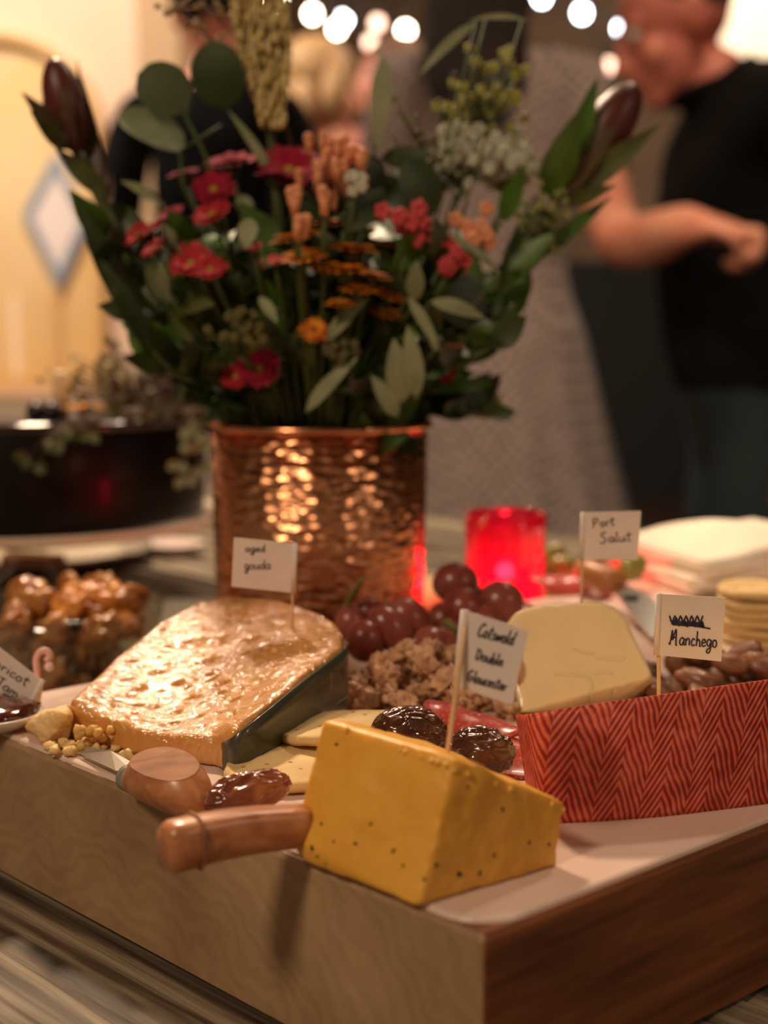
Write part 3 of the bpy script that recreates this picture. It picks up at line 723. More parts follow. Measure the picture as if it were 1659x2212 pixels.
# --- large aged wedge behind knife
out = [(62, 1556, .012), (100, 1522, .0145), (150, 1512, .017), (190, 1474, .019), (250, 1418, .024), (345, 1344, .032), (420, 1303, .036), (500, 1284, .038), (600, 1294, .039), (680, 1316, .038), (722, 1340, .037), (741, 1365, .036),
       (740, 1392, .035), (650, 1462, .030), (560, 1535, .024), (500, 1580, .018), (466, 1592, .0125), (372, 1586, .0115), (285, 1570, .012), (270, 1562, .0125), (200, 1545, .0125), (140, 1536, .012), (120, 1556, .008)]
ou = [bh(*p) for p in out[2:21]]
m_gou = bpy.data.materials.new('aged_gold_cheese'); m_gou.use_nodes = True
def gouda_mat(m):
    nt = m.node_tree; N = nt.nodes.new; L = nt.links.new; b = nt.nodes['Principled BSDF']
    tc = N('ShaderNodeTexCoord')
    n = N('ShaderNodeTexNoise'); n.inputs['Scale'].default_value = 22; n.inputs['Detail'].default_value = 5; L(tc.outputs['Object'], n.inputs['Vector'])
    r = N('ShaderNodeValToRGB'); r.color_ramp.elements[0].color = lin((198, 130, 48)); r.color_ramp.elements[1].color = lin((208, 146, 76)); r.color_ramp.elements[0].position = .35; r.color_ramp.elements[1].position = .6
    L(n.outputs['Fac'], r.inputs['Fac']); L(r.outputs[0], b.inputs['Base Color'])
    b.inputs['Roughness'].default_value = .38; b.inputs['Coat Weight'].default_value = 1.0; b.inputs['Coat Roughness'].default_value = .05; b.inputs['Coat IOR'].default_value = 1.65
    b.inputs['Subsurface Weight'].default_value = .12; b.inputs['Subsurface Radius'].default_value = (.005, .003, .0012); b.inputs['Subsurface Scale'].default_value = 1
    n2 = N('ShaderNodeTexNoise'); n2.inputs['Scale'].default_value = 150; n2.inputs['Detail'].default_value = 3; n2.inputs['Distortion'].default_value = 1.2
    mp = N('ShaderNodeMapping'); mp.inputs['Scale'].default_value = (.7, 1.2, 1); mp.inputs['Rotation'].default_value = (0, 0, .5); L(tc.outputs['Object'], mp.inputs[0]); L(mp.outputs[0], n2.inputs['Vector'])
    n3 = N('ShaderNodeTexNoise'); n3.inputs['Scale'].default_value = 330; n3.inputs['Detail'].default_value = 2; L(tc.outputs['Object'], n3.inputs['Vector'])
    b1 = N('ShaderNodeBump'); b1.inputs['Strength'].default_value = .9; b1.inputs['Distance'].default_value = .0026; L(n2.outputs['Fac'], b1.inputs['Height'])
    b2 = N('ShaderNodeBump'); b2.inputs['Strength'].default_value = .8; b2.inputs['Distance'].default_value = .0012; L(n3.outputs['Fac'], b2.inputs['Height']); L(b1.outputs[0], b2.inputs['Normal'])
    L(b2.outputs[0], b.inputs['Coat Normal']); 
    b3 = N('ShaderNodeBump'); b3.inputs['Strength'].default_value = .5; b3.inputs['Distance'].default_value = .0015; L(n2.outputs['Fac'], b3.inputs['Height']); L(b3.outputs[0], b.inputs['Normal'])
gouda_mat(m_gou)
pits = []
for (px, py, a, b_) in ((415, 1378, 40, 12), (470, 1382, 30, 10), (540, 1392, 24, 7), (445, 1420, 24, 6), (330, 1500, 12, 5), (380, 1520, 9, 4), (470, 1475, 14, 5), (520, 1500, 9, 4), (300, 1460, 12, 5), (560, 1440, 12, 4), (480, 1510, 8, 4),
                        (430, 1540, 10, 4), (360, 1555, 9, 4), (250, 1500, 8, 4), (520, 1330, 22, 5), (610, 1370, 12, 5), (640, 1415, 10, 4), (590, 1470, 9, 4), (340, 1430, 14, 5), (385, 1455, 12, 5), (455, 1448, 10, 4), (410, 1490, 9, 4), (285, 1535, 9, 4), (560, 1500, 8, 3)):
    t = max(0, min(1, (1580-py)/290)); pits.append((bh(px, py, .012+.026*t), a*.0002, b_*.0005))
def gfn(p, ring):
    if ring >= 5:
        p = p.copy()
        p.z += .0012*noise.fractal(Vector((p.x*45, p.y*45, 3)), 1, 2, 4)
        for c_, a, b_ in pits:
            d = ((p.x-c_.x)/a)**2+((p.y-c_.y)/b_)**2
            if d < 2.2: p.z -= .0026*math.exp(-d*1.6)*min(1, a/.004)
    elif ring > 0:
        p = p.copy(); k = noise.fractal(Vector((p.x*60, p.y*60, p.z*30)), 1, 2, 3)*.0010
        p.x += k; p.y -= abs(k) if p.y < .66 else 0
    return p
tq = thing('cheese_wedge', 'large aged cheese wedge with a shiny pitted face and dark label, left on the board', 'cheese', Vector((ou[6].x, ou[6].y, ZB)), 'cheese wedges on the board')
gbm = voxel(slab(ou, ZB+.0003, rings=4, edge=.0022, sub=3), .0011, 4); gbm.normal_update()
gmv = []
oe = []
for a_, b_ in zip(ou, ou[1:]+ou[:1]): oe += [a_.lerp(b_, k/5) for k in range(5)]
def ztop(p):
    sw = sz = 0; dm = 9
    for q in oe:
        d2 = (p.x-q.x)**2+(p.y-q.y)**2; w_ = 1/(d2+.00008)**1.5; sw += w_; sz += w_*q.z; dm = min(dm, d2)
    return sz/sw, math.sqrt(dm)
for v in gbm.verts:
    p = v.co
    if v.normal.z > .5:
        zt0, de = ztop(p); f_ = max(0, min(1, (de-.003)/.006)); v.co.z += (zt0-.0004-v.co.z)*f_
        dz = .0008*noise.fractal(Vector((p.x*40, p.y*40, 3)), 1, 2, 2)+.00025*noise.fractal(Vector((p.x*210, p.y*260, 8)), 1, 2, 3)
        for c_, a, b_ in pits:
            d = ((p.x-c_.x)/a)**2+((p.y-c_.y)/b_)**2
            if d < 2.2: dz -= .0028*math.exp(-d*1.6)*min(1, a/.003)
        # small openings all over the cut face
        q = noise.noise(Vector((p.x*170, p.y*330, 20)))
        if q > .42: dz -= (q-.42)*.009
        gmv.append((v, Vector((0, 0, dz))))
    elif abs(v.normal.z) < .5: gmv.append((v, v.normal*.0009*noise.fractal(Vector((p.x*60, p.y*60, p.z*60)), 1, 2, 4)))
for v, d in gmv: v.co += d
gou = bobj('cheese', gbm, m_gou, tq)
# crumbly broken front piece
m_crumb = chz('crumbly_cheese', (222, 172, 96), (232, 200, 144), .55, bump=.9, bscale=220, bd=.002)
bm = hull([bh(58, 1575), bh(95, 1612), bh(150, 1600), bh(170, 1560, .002), bh(62, 1560, .009), bh(100, 1526, .016), bh(150, 1512, .017), bh(150, 1545, .014), bh(75, 1560, .008)], cuts=3, bev=.0015, seg=2, nz=.0018, nf=120, flatz=ZB+.0002)
bobj('broken_end', bm, m_crumb, tq)
mc = MB()
for k in range(34):
    px = R.uniform(105, 300); py = 1612+.06*(px-105)+R.uniform(-8, 12)
    rr = R.uniform(.0010, .0030); mc.ball(bh(px, py, rr*.7), (rr, rr*.8, rr*.8), 7, 5, nz=.7, nf=2.5, seed=k)
for k in range(26):
    px = R.uniform(150, 290); rr = R.uniform(.001, .0026); q = bh(px, 1612, rr); q.z = ZB+R.uniform(.001, .009); q.y += .001
    mc.ball(q, rr, 7, 5, nz=.6, nf=2.5, seed=k+90)
tag(obj('cheese_crumbs', mc, m_crumb), 'pale loose crumbs fallen along the front of the aged wedge', 'crumbs', kind='stuff')
# dark paper label on the right side
m_label = mat('dark_green_label', (52, 54, 44), .38, c2=(64, 66, 52), nscale=30, coat=.5)
m_film = mat('clear_film', (235, 225, 210), .12, trans=.0, alpha=.35, coat=1)
la = [bh(*p) for p in ((743, 1372, .0365), (741, 1392, .035), (650, 1462, .030), (560, 1535, .024), (500, 1580, .018), (462, 1600, .0105))]
P = []
for t in (0, .25, .5, .75, 1):
    P.append([Vector((p.x, p.y, ZB+.0006+(p.z-.0022-ZB)*t))+Vector((.0011, -.0009, 0)) for p in cat(la, 5)])
lab = obj('label', MB().grid(P), m_label, tq)
s = lab.modifiers.new('s', 'SOLIDIFY'); s.thickness = .0005
bar = MB(); q0, q1 = la[1], la[4]
for dz in (0,):
    a = Vector((q0.x, q0.y, ZB+.012))+Vector((.0018, -.0016, 0)); b_ = Vector((q1.x, q1.y, ZB+.0045))+Vector((.0018, -.0016, 0)); bar.tube([a, a.lerp(b_, .5), b_], .0004, 6)
obj('label_line', bar, mat('label_print', (116, 112, 92), .5), lab)
for (pa, pb, cc) in (((566, 1535), (552, 1600), (150, 84, 66)), ((470, 1600), (430, 1632), (214, 184, 150)), ((530, 1560), (505, 1608), (150, 130, 108))):
    d = Vector((.0022, -.0022, .0006)); a = ay(pa[0], pa[1], .605 if pa[0] > 500 else .60); b_ = ay(pb[0], pb[1], .60)
    obj('film_fold', MB().tube([a, a.lerp(b_, .5)+Vector((.0008, -.0008, 0)), b_], [.0011, .0016, .0008], 8, flat=.4), mat('film_fold', cc, .15, coat=1), tq)
# label lettering, upside down along the label
tcu = bpy.data.curves.new('lettering', 'FONT'); tcu.body = 'BEEMSTER'; tcu.size = .0105; tcu.extrude = .0001; tcu.align_x = 'CENTER'; tcu.align_y = 'CENTER'
to = bpy.data.objects.new('lettering', tcu); COL.objects.link(to); tcu.materials.append(mat('label_letters', (120, 116, 94), .6)); to.parent = lab
p1, p2 = la[1], la[3]; xa = (p1-p2); xa.z = 0; slope = (p1.z-p2.z)/xa.length; xdir = (Vector((xa.x, xa.y, 0)).normalized()+Vector((0, 0, slope*.8))).normalized()
nn = Vector((xa.y, -xa.x, 0)).normalized(); 
if nn.y > 0: nn = -nn
xd = -xdir; yd = nn.cross(xd).normalized()
Mt = Matrix((xd, yd, nn)).transposed().to_4x4(); cen = (p1+p2)/2; cen.z = ZB+(cen.z-ZB)*.70
Mt.translation = cen+nn*.0020-wloc(lab)
bpy.context.evaluated_depsgraph_get().update(); me = bpy.data.meshes.new_from_object(to); me.transform(Mt); mtl = tcu.materials[0]
bpy.data.objects.remove(to); to = link('lettering', me, lab); me.materials.clear(); me.materials.append(mtl)

# --- pale cream wedge
m_ps = chz('cream_cheese', (240, 216, 170), (232, 206, 154), .3, sss=.3, bump=.25, bscale=60, bd=.0012, ns=18, coat=.25)
m_psr = mat('orange_rind', (206, 112, 32), .5, c2=(186, 92, 24), nscale=40, bump=.4, bscale=200)
Yp = .662
pf = [(1120, 1541), (1118, 1440), (1092, 1350), (1110, 1325), (1150, 1308), (1215, 1301), (1290, 1300), (1328, 1310), (1350, 1336), (1385, 1410), (1408, 1462), (1424, 1500)]
pts = []
def zof(px, py): return ay(px, py, Yp+.02)
for px, py in pf:
    yy = Yp+(1541-py)/240*.030; p = ay(px, py, yy); p.z = max(p.z, ZB+.0003); pts.append(p)
brl = bh(1424, 1498); pts[-1] = brl
pts += [bh(1120, 1543), bh(1300, 1530)]
back = [ay(1100, 1345, .715), ay(1300, 1316, .725), ay(1345, 1345, .722), Vector((pts[0].x+.006, .722, ZB+.0003)), Vector((brl.x+.002, .735, ZB+.0003))]
tps = thing('cheese_wedge', 'pale cream smooth cheese wedge with an orange rind sliver, behind the red-rinded one', 'cheese', Vector((pts[3].x+.03, .69, ZB)), 'cheese wedges on the board')
bm = hull(pts+back, cuts=3, bev=.0026, seg=3, nz=.0007, nf=50, flatz=ZB+.0002)
ps = bobj('cheese', bm, m_ps, tps)
# knife ridges in the cut face
pb = bvh_of(ps)
rid = MB()
for seq in (((1236, 1400), (1252, 1408), (1272, 1412), (1284, 1411)), ((1284, 1420), (1310, 1424), (1340, 1426), (1350, 1420)), ((1195, 1455), (1220, 1458), (1262, 1460), (1276, 1470)), ((1284, 1458), (1305, 1452), (1325, 1456)), ((1278, 1470), (1277, 1500), (1277, 1525)), ((1350, 1460), (1330, 1490), (1320, 1510))):
    L_ = [hit(pb, *q)[0] for q in seq]; L_ = [q for q in L_ if q]
    if len(L_) > 1: rid.tube(cat(L_, 4), [.00025]+[.0007]*(len(cat(L_, 4))-2)+[.0002], 6)
obj('cut_ridges', rid, m_ps, tps)
bm = hull([bh(1092, 1533), bh(1126, 1543), ay(1090, 1442, Yp+.012), ay(1122, 1440, Yp+.004), ay(1086, 1352, Yp+.026), ay(1108, 1350, Yp+.022), Vector((pts[0].x+.002, .715, ZB+.0003)), ay(1097, 1352, .712)], cuts=1, bev=.0003, seg=2, nz=.0004, nf=90, flatz=ZB+.0002, vox=.0007)
bobj('rind', bm, m_psr, tps)

# --- manchego: herringbone rind facing the camera
m_man = bpy.data.materials.new('herringbone_rind'); m_man.use_nodes = True
nt = m_man.node_tree; N = nt.nodes.new; L = nt.links.new; b = nt.nodes['Principled BSDF']
def mth(op, a, b_=None, c_=None):
    n = N('ShaderNodeMath'); n.operation = op
    for i, x in enumerate((a, b_, c_)):
        if x is None: continue
        if isinstance(x, (int, float)): n.inputs[i].default_value = x
        else: L(x, n.inputs[i])
    return n.outputs[0]
uvn = N('ShaderNodeUVMap'); sx = N('ShaderNodeSeparateXYZ'); L(uvn.outputs[0], sx.inputs[0])
tc = N('ShaderNodeTexCoord'); nz = N('ShaderNodeTexNoise'); nz.inputs['Scale'].default_value = 34; nz.inputs['Detail'].default_value = 4; L(tc.outputs['Object'], nz.inputs['Vector'])
u_ = mth('ADD', sx.outputs[0], mth('MULTIPLY', nz.outputs['Fac'], .006)); v_ = mth('ADD', sx.outputs[1], mth('MULTIPLY', nz.outputs['Fac'], .009))
# zigzag columns along u (metres), period .0175
uu = mth('ADD', u_, mth('MULTIPLY', v_, -.22))
tri = mth('ABSOLUTE', mth('SUBTRACT', mth('FRACT', mth('MULTIPLY', uu, 1/.0178)), .42))
tri2 = mth('MULTIPLY', tri, .036)
st = mth('FRACT', mth('MULTIPLY', mth('ADD', v_, tri2), 1/.0046))
st = mth('ABSOLUTE', mth('SUBTRACT', st, .5))        # 0..0.5
nz2 = N('ShaderNodeTexNoise'); nz2.inputs['Scale'].default_value = 180; nz2.inputs['Detail'].default_value = 4; L(tc.outputs['Object'], nz2.inputs['Vector'])
nz3 = N('ShaderNodeTexNoise'); nz3.inputs['Scale'].default_value = 22; nz3.inputs['Detail'].default_value = 3; L(tc.outputs['Object'], nz3.inputs['Vector'])
fac = mth('ADD', mth('MULTIPLY', st, 1.6), mth('MULTIPLY', mth('SUBTRACT', nz2.outputs['Fac'], .5), .8))
fac = mth('ADD', fac, mth('MULTIPLY', mth('SUBTRACT', nz3.outputs['Fac'], .5), .9))
r = N('ShaderNodeValToRGB'); e = r.color_ramp.elements; e[0].position = .05; e[0].color = lin((130, 26, 20)); e[1].position = .50; e[1].color = lin((216, 92, 68))
k_ = r.color_ramp.elements.new(.25); k_.color = lin((188, 56, 42)); k_ = r.color_ramp.elements.new(.95); k_.color = lin((238, 140, 112))
L(fac, r.inputs['Fac']); L(r.outputs[0], b.inputs['Base Color']); b.inputs['Roughness'].default_value = .42; b.inputs['Subsurface Weight'].default_value = .1; b.inputs['Subsurface Radius'].default_value = (.004, .001, .001)
b.inputs['Subsurface Scale'].default_value = 1
bp = N('ShaderNodeBump'); bp.inputs['Strength'].default_value = .6; bp.inputs['Distance'].default_value = .0009; L(fac, bp.inputs['Height']); L(bp.outputs[0], b.inputs['Normal'])
m_paste = chz('pale_cheese_paste', (232, 204, 146), (222, 190, 128))
tmn = thing('cheese_wedge', 'long cheese wedge with a red herringbone rind along the right of the board', 'cheese', bh(1400, 1765), 'cheese wedges on the board')
bot = [(1142, 1716), (1180, 1774), (1240, 1776), (1330, 1771), (1440, 1762), (1550, 1749), (1659, 1735), (1780, 1716), (1900, 1694)]
top = [(1118, 1545), (1150, 1541), (1230, 1529), (1330, 1514), (1440, 1499), (1550, 1483), (1659, 1468), (1780, 1449), (1900, 1428)]
# bottom line starts a little up (hidden) at the left; top line leans slightly back
bw = [bh(*p) for p in bot]; bw[0] = bh(1146, 1740)
tw_ = [ay(p[0], p[1], bw[i].y+.004) for i, p in enumerate(top)]
bw = cat(bw, 6); tw_ = cat(tw_, 6)
P = []; n_ = 22
for j in range(n_+1):
    t = j/n_; row = []
    for i in range(len(bw)):
        p = bw[i].lerp(tw_[i], t); p = p+Vector((0, -.0022*math.sin(PI*t), 0))
        row.append(p)
    P.append(row)
face = MB().grid(P)
me = bpy.data.meshes.new('rind'); off = wloc(tmn); me.from_pydata([tuple(p-off) for p in face.v], [], face.f)
uvl = me.uv_layers.new(name='UVMap'); cum = [0]
for i in range(1, len(bw)): cum.append(cum[-1]+(bw[i]-bw[i-1]).length)
cols = len(bw)
for lp in me.loops:
    vi = lp.vertex_index; j, i = divmod(vi, cols); uvl.data[lp.index].uv = (cum[i], (face.v[vi]-bw[i]).length)
me.shade_smooth(); rn = link('rind', me, tmn, m_man)
s = rn.modifiers.new('s', 'SOLIDIFY'); s.thickness = .0016; s.offset = 0
# paste body: triangular section falling away behind
apx = [Vector((p.x+.012, p.y+.055, ZB+.0008)) for p in bw]
m = MB().grid([[p+Vector((.0004, .0012, 0)) for p in bw], [p.lerp(q, .5)+Vector((.0004, -.0004, 0)) for p, q in zip(bw, tw_)], [p+Vector((.0004, .0012, -.0004)) for p in tw_], [p.lerp(q, .5)+Vector((0, 0, .003)) for p, q in zip(tw_, apx)], apx, [p+Vector((.0004, .0012, 0)) for p in bw]])
k = len(bw)
m.f.append(tuple(i*k for i in range(5))); m.f.append(tuple(i*k+k-1 for i in range(5)))
obj('paste', m, m_paste, tmn)

# ================================================================ FLAGS
LET = {
 'a': (.5, [[(.4, .42), (.22, .5), (.03, .3), (.08, .05), (.25, .03), (.4, .28), (.42, .47), (.41, .1), (.52, .02)]]),
 'g': (.5, [[(.4, .42), (.2, .5), (.03, .32), (.1, .1), (.28, .1), (.4, .3), (.42, .46), (.38, -.15), (.22, -.4), (.03, -.32), (.12, -.15), (.5, .06)]]),
 'e': (.42, [[(.04, .22), (.34, .3), (.28, .47), (.1, .44), (.03, .2), (.14, .02), (.42, .1)]]),
 'd': (.52, [[(.38, .38), (.2, .48), (.03, .26), (.1, .03), (.3, .08), (.43, .45), (.47, .95), (.43, .4), (.46, .05), (.54, .02)]]),
 'o': (.44, [[(.3, .46), (.12, .46), (.02, .25), (.1, .03), (.28, .03), (.38, .25), (.3, .46), (.2, .44)]]),
 'u': (.5, [[(.04, .47), (.03, .15), (.14, 0), (.3, .08), (.39, .47), (.4, .1), (.52, .02)]]),
 'l': (.24, [[(.12, .98), (.08, .4), (.08, .05), (.22, .02)]]),
 't': (.38, [[(.18, .85), (.14, .3), (.18, .02), (.32, .05)], [(-.02, .56), (.4, .64)]]),
 'w': (.6, [[(.02, .46), (.08, .03), (.25, .4), (.34, .03), (.55, .48)]]),
 's': (.38, [[(.32, .44), (.12, .46), (.08, .3), (.28, .2), (.26, .03), (.02, .04)]]),
 'b': (.44, [[(.06, .95), (.05, .03), (.25, .0), (.38, .2), (.28, .42), (.06, .3)]]),
 'c': (.4, [[(.34, .4), (.18, .48), (.03, .25), (.12, .02), (.38, .1)]]),
 'n': (.48, [[(.03, .46), (.05, .02)], [(.05, .3), (.22, .48), (.36, .36), (.38, .02)]]),
 'h': (.46, [[(.08, .98), (.05, .02)], [(.06, .28), (.22, .46), (.34, .32), (.36, .02), (.46, .04)]]),
 'r': (.36, [[(.05, .46), (.06, .02)], [(.06, .28), (.18, .44), (.34, .44)]]),
 'i': (.2, [[(.08, .46), (.08, .02)], [(.09, .68), (.11, .72)]]),
 'p': (.46, [[(.06, .46), (.02, -.4)], [(.05, .32), (.22, .48), (.38, .3), (.26, .06), (.06, .08)]]),
 'm': (.66, [[(.03, .46), (.05, .02)], [(.05, .3), (.18, .46), (.28, .3), (.28, .04)], [(.28, .3), (.42, .46), (.52, .3), (.54, .02)]]),
 'P': (.6, [[(.1, .9), (.04, 0)], [(.02, .86), (.36, .96), (.5, .74), (.34, .52), (.08, .46)]]),
 'S': (.6, [[(.5, .96), (.2, .98), (.1, .7), (.36, .48), (.4, .12), (.16, -.02), (-.04, .04)]]),
 'M': (.86, [[(-.06, .1), (.04, .04), (.2, .95), (.24, .3), (.42, .78), (.56, .98), (.6, .04), (.7, .0)], [(.1, .42), (.62, .5)]]),
 'C': (.6, [[(.5, .8), (.34, .96), (.08, .66), (.06, .2), (.3, .0), (.56, .22)]]),
 'D': (.62, [[(.14, .92), (.06, .04)], [(-.04, .9), (.36, .82), (.52, .5), (.34, .08), (.02, .04)]]),
 'G': (.68, [[(.5, .84), (.28, .94), (.04, .54), (.12, .1), (.4, .06), (.52, .42), (.3, .4), (.62, .38)]]),
 'A': (.66, [[(0, 0), (.3, .95), (.54, 0)], [(.1, .38), (.5, .42)]]),
 'J': (.6, [[(.1, .92), (.56, .96)], [(.36, .94), (.36, .2), (.2, -.02), (.0, .12)]]),
}
m_paper = mat('flag_paper', (224, 208, 200), .75, c2=(218, 200, 192), nscale=60)
m_ink = mat('blue_black_ink', (34, 26, 58), .5); m_ink2 = mat('brown_black_ink', (40, 28, 36), .5)
m_pick = mat('toothpick_wood', (226, 186, 142), .6, c2=(206, 164, 120), nscale=120, stretch=(1, 1, .05))
def word(m, txt, x0, y0, x1, y1, h, pl, rad, up=None):
    """txt written in pixels from (x0,y0) baseline start to (x1,y1) end, letter height h px, on plane pl=(p,n)"""
    tot = sum(LET[c][0]+.06 for c in txt); dx, dy = x1-x0, y1-y0; ln = math.hypot(dx, dy); ex, ey = dx/ln, dy/ln
    ux, uy = up or (ey, -ex); sc = ln/tot; x = 0
    for c in txt:
        w_, ss = LET[c]
        for st in ss:
            P = [apl(x0+ex*(x+a*sc)+ux*b_*h, y0+ey*(x+a*sc)+uy*b_*h, pl[0], pl[1]) for a, b_ in st]
            m.tube(cat(P, 4), rad, 5)
        x += (w_+.06)*sc
def flag(label, quad, pole, Y, tilt, words, ink, rad, poler=.00075, scrib=None, bend=0, wob=.0):
    """quad TL,TR,BR,BL in pixels; pole = (top px,py),(bottom px,py,Ybottom)"""
    c = ay(sum(q[0] for q in quad)/4, sum(q[1] for q in quad)/4, Y)
    n = Vector((tilt[0], -1, tilt[1])).normalized()
    bottom = ay(pole[1][0], pole[1][1], pole[1][2])
    t = thing('flag', label, 'flag', bottom)
    topp = apl(pole[0][0], pole[0][1], c, n)+n*(-.0009)
    dirn = (bottom-topp).normalized()
    obj('toothpick', MB().tube([topp, topp.lerp(bottom, .5), bottom, bottom+dirn*.008], [poler*.8, poler, poler, poler*.5], 10), m_pick, t)
    Q = [apl(q[0], q[1], c, n) for q in quad]
    nx, ny = 14, 10; front = []
    for j in range(ny+1):
        row = []
        for i in range(nx+1):
            a = Q[0].lerp(Q[1], i/nx); b_ = Q[3].lerp(Q[2], i/nx); row.append(a.lerp(b_, j/ny)+n*(wob*math.sin(i/nx*PI)))
        front.append(row)
    back = [[p-n*.00035 for p in r] for r in front]
    m = MB().grid(front).grid(back); k = (nx+1)*(ny+1)
    bi = [i for i in range(nx+1)]+[(j+1)*(nx+1)-1 for j in range(1, ny+1)]+[ny*(nx+1)+i for i in range(nx-1, -1, -1)]+[j*(nx+1) for j in range(ny-1, 0, -1)]
    for a, b_ in zip(bi, bi[1:]+bi[:1]): m.f.append((a, b_, k+b_, k+a))
    pap = obj('paper', m, m_paper, t, smooth=False)
    # paper wrapped round the pick
    side = [Q[0], Q[3]] if abs(quad[0][0]-pole[0][0]) < abs(quad[1][0]-pole[0][0]) else [Q[1], Q[2]]
    obj('paper_fold', MB().tube([side[0]-n*.0006, side[1]-n*.0006], .00125, 12), m_paper, t)
    pl = (c+n*(.00012+wob), n); mw = MB()
    for wd in words: word(mw, *wd[:1], *wd[1:6], pl, rad, *(wd[6:7]))
    if scrib:
        for s_ in scrib: mw.tube(cat([apl(x, y, *pl) for x, y in s_], 3), rad*1.15, 5)
    obj('lettering', mw, ink, pap)
    return t
flag('white paper flag reading aged gouda on a toothpick in the large shiny wedge', [(505, 1161), (637, 1174), (633, 1281), (500, 1267)], ((633, 1172), (631, 1352, .690)), .690, (-.10, .0),
     [('aged', 530, 1192, 574, 1192, 17), ('gouda', 528, 1230, 586, 1229, 21)], m_ink, .00022, poler=.0006)
flag('white paper flag reading Port Salut on a toothpick behind the pale cream wedge', [(1260, 1107), (1385, 1104), (1377, 1210), (1256, 1208)], ((1260, 1106), (1256, 1303, .713)), .713, (.05, 0),
     [('Port', 1281, 1140, 1330, 1134, 20), ('Salut', 1297, 1173, 1366, 1168, 22)], m_ink2, .00027)
scr = [[(1446+i*6, 1345 if i % 2 else 1330) for i in range(13)], [(1448, 1340), (1470, 1350), (1500, 1352), (1534, 1358)], [(1446, 1330), (1452, 1346), (1462, 1336), (1466, 1352), (1478, 1340), (1484, 1354), (1496, 1342), (1502, 1354), (1516, 1342), (1520, 1354)],
       [(1450, 1346), (1520, 1350)], [(1450, 1342), (1518, 1346)], [(1452, 1349), (1520, 1353)]]
flag('white paper flag reading Manchego under a scribbled-out word, beside the nuts', [(1424, 1283), (1568, 1291), (1558, 1429), (1419, 1415)], ((1424, 1283), (1423, 1496, .590)), .590, (.08, 0),
     [('Manchego', 1446, 1392, 1550, 1399, 33)], m_ink, .00027, scrib=scr, poler=.0008)
flag('white paper flag reading Cotswold Double Gloucester on a leaning toothpick in the golden wedge', [(1003, 1318), (1141, 1362), (1107, 1523), (985, 1482)], ((1010, 1318), (966, 1632, .478)), .487, (-.15, .1),
     [('Cotswold', 1030, 1374, 1108, 1394, 32, (.35, -.94)), ('Double', 1026, 1424, 1086, 1440, 26, (.25, -.97)), ('Gloucester', 1008, 1470, 1094, 1494, 26, (.25, -.97))], m_ink2, .00026, poler=.00085)
flag('white paper flag reading Apricot Jam tilted at the left end of the board', [(-62, 1352), (91, 1470), (52, 1551), (-100, 1430)], ((92, 1470), (82, 1521, .672)), .672, (0, 0),
     [('Apricot', -34, 1424, 58, 1484, 22), ('Jam', -14, 1476, 38, 1510, 22)], m_ink2, .00027)
# curled pink pick top beside the jam flag
pts = [ay(x, y, .69) for x, y in ((80, 1520), (82, 1480), (80, 1450), (78, 1425), (86, 1408), (100, 1406), (108, 1416), (100, 1428))]
tk = thing('curled_pick', 'curled pale pink pick standing behind the tilted jam flag', 'pick', pts[0])
obj('stem', MB().tube(cat(pts, 5), .0016, 10), mat('pink_plastic', (222, 170, 158), .3), tk)
obj('bead', MB().ball(ay(106, 1440, .688), .0022, 12, 8), mat('pink_bead', (226, 190, 180), .25), tk)

# ================================================================ CRACKERS
m_crk = mat('cracker', (220, 188, 132), .75, c2=(204, 168, 110), nscale=40, bump=.5, bscale=250, bdist=.0008)
m_crke = mat('cracker_brown', (190, 136, 76), .7, c2=(206, 158, 92), nscale=50)
m_hole = mat('hole_dark', (186, 146, 88), .9)
def cracker_mb(r=.029, th=.0042, sq=.0, seed=0, wav=.0006):
    m = MB(); n = 48; rows = []
    def rad(q):
        return r*(1+.018*math.cos(q*14)+sq*math.cos(4*q))
    def ringf(s_, z): return [Vector((rad(2*PI*j/n)*s_*math.cos(2*PI*j/n), rad(2*PI*j/n)*s_*math.sin(2*PI*j/n), z+wav*math.sin(6*PI*j/n+seed)*s_)) for j in range(n)]
    rows += [ringf(.02, 0), ringf(.6, 0), ringf(.96, 0), ringf(1, th*.3), ringf(1, th*.7), ringf(.95, th), ringf(.85, th*.97)]
    for s_ in (.7, .55, .4, .25, .1, .01): rows.append([p+Vector((0, 0, .0003*noise.noise(p*180+Vector((seed, 0, 0))))) for p in ringf(s_, th)])
    rows = [q+[q[0]] for q in rows]; m.grid(rows); return m
def holes_mb(r, th):
    m = MB()
    for i in range(-2, 3):
        for j in range(-2, 3):
            x, y = i*r*.36+(j % 2)*r*.1, j*r*.34
            if x*x+y*y < (r*.8)**2: m.ball((x, y, th-.00012), (.0009, .0009, .0003), 8, 5)
    return m
def cracker(label, loc, rot, r=.029, group=None, seed=0, th=.0042, sq=0.0):
    t = thing('cracker', label, 'cracker', (0, 0, 0), group)
    obj('biscuit', cracker_mb(r, th, sq, seed), m_crk, t); obj('holes', holes_mb(r, th), m_hole, t)
    t.location = loc; t.rotation_euler = rot; return t
cracker('thin pale cracker with pin holes lying flat beside the wrinkled date', bh(628, 1668, .0018), (.04, -.03, .2), .0255, seed=1)
cracker('thin cracker resting tilted against the flat one behind the golden wedge', bh(742, 1582, .0085), (math.radians(-4.5), math.radians(-4), .3), .0265, seed=2)
sc = bh(1668, 1392)
for k in range(6):
    cracker('round cracker, '+['lowest', 'second from the bottom', 'third from the bottom', 'third from the top', 'second from the top', 'topmost'][k]+' of the stack right of the Manchego flag', Vector((sc.x+R.uniform(-.001, .001), sc.y+.012+R.uniform(-.001, .001), ZB+.0002+k*.0050)), (R.uniform(-.012, .012), R.uniform(-.012, .012), R.uniform(0, 6)), .0275, 'crackers in the stack', k, .0044)

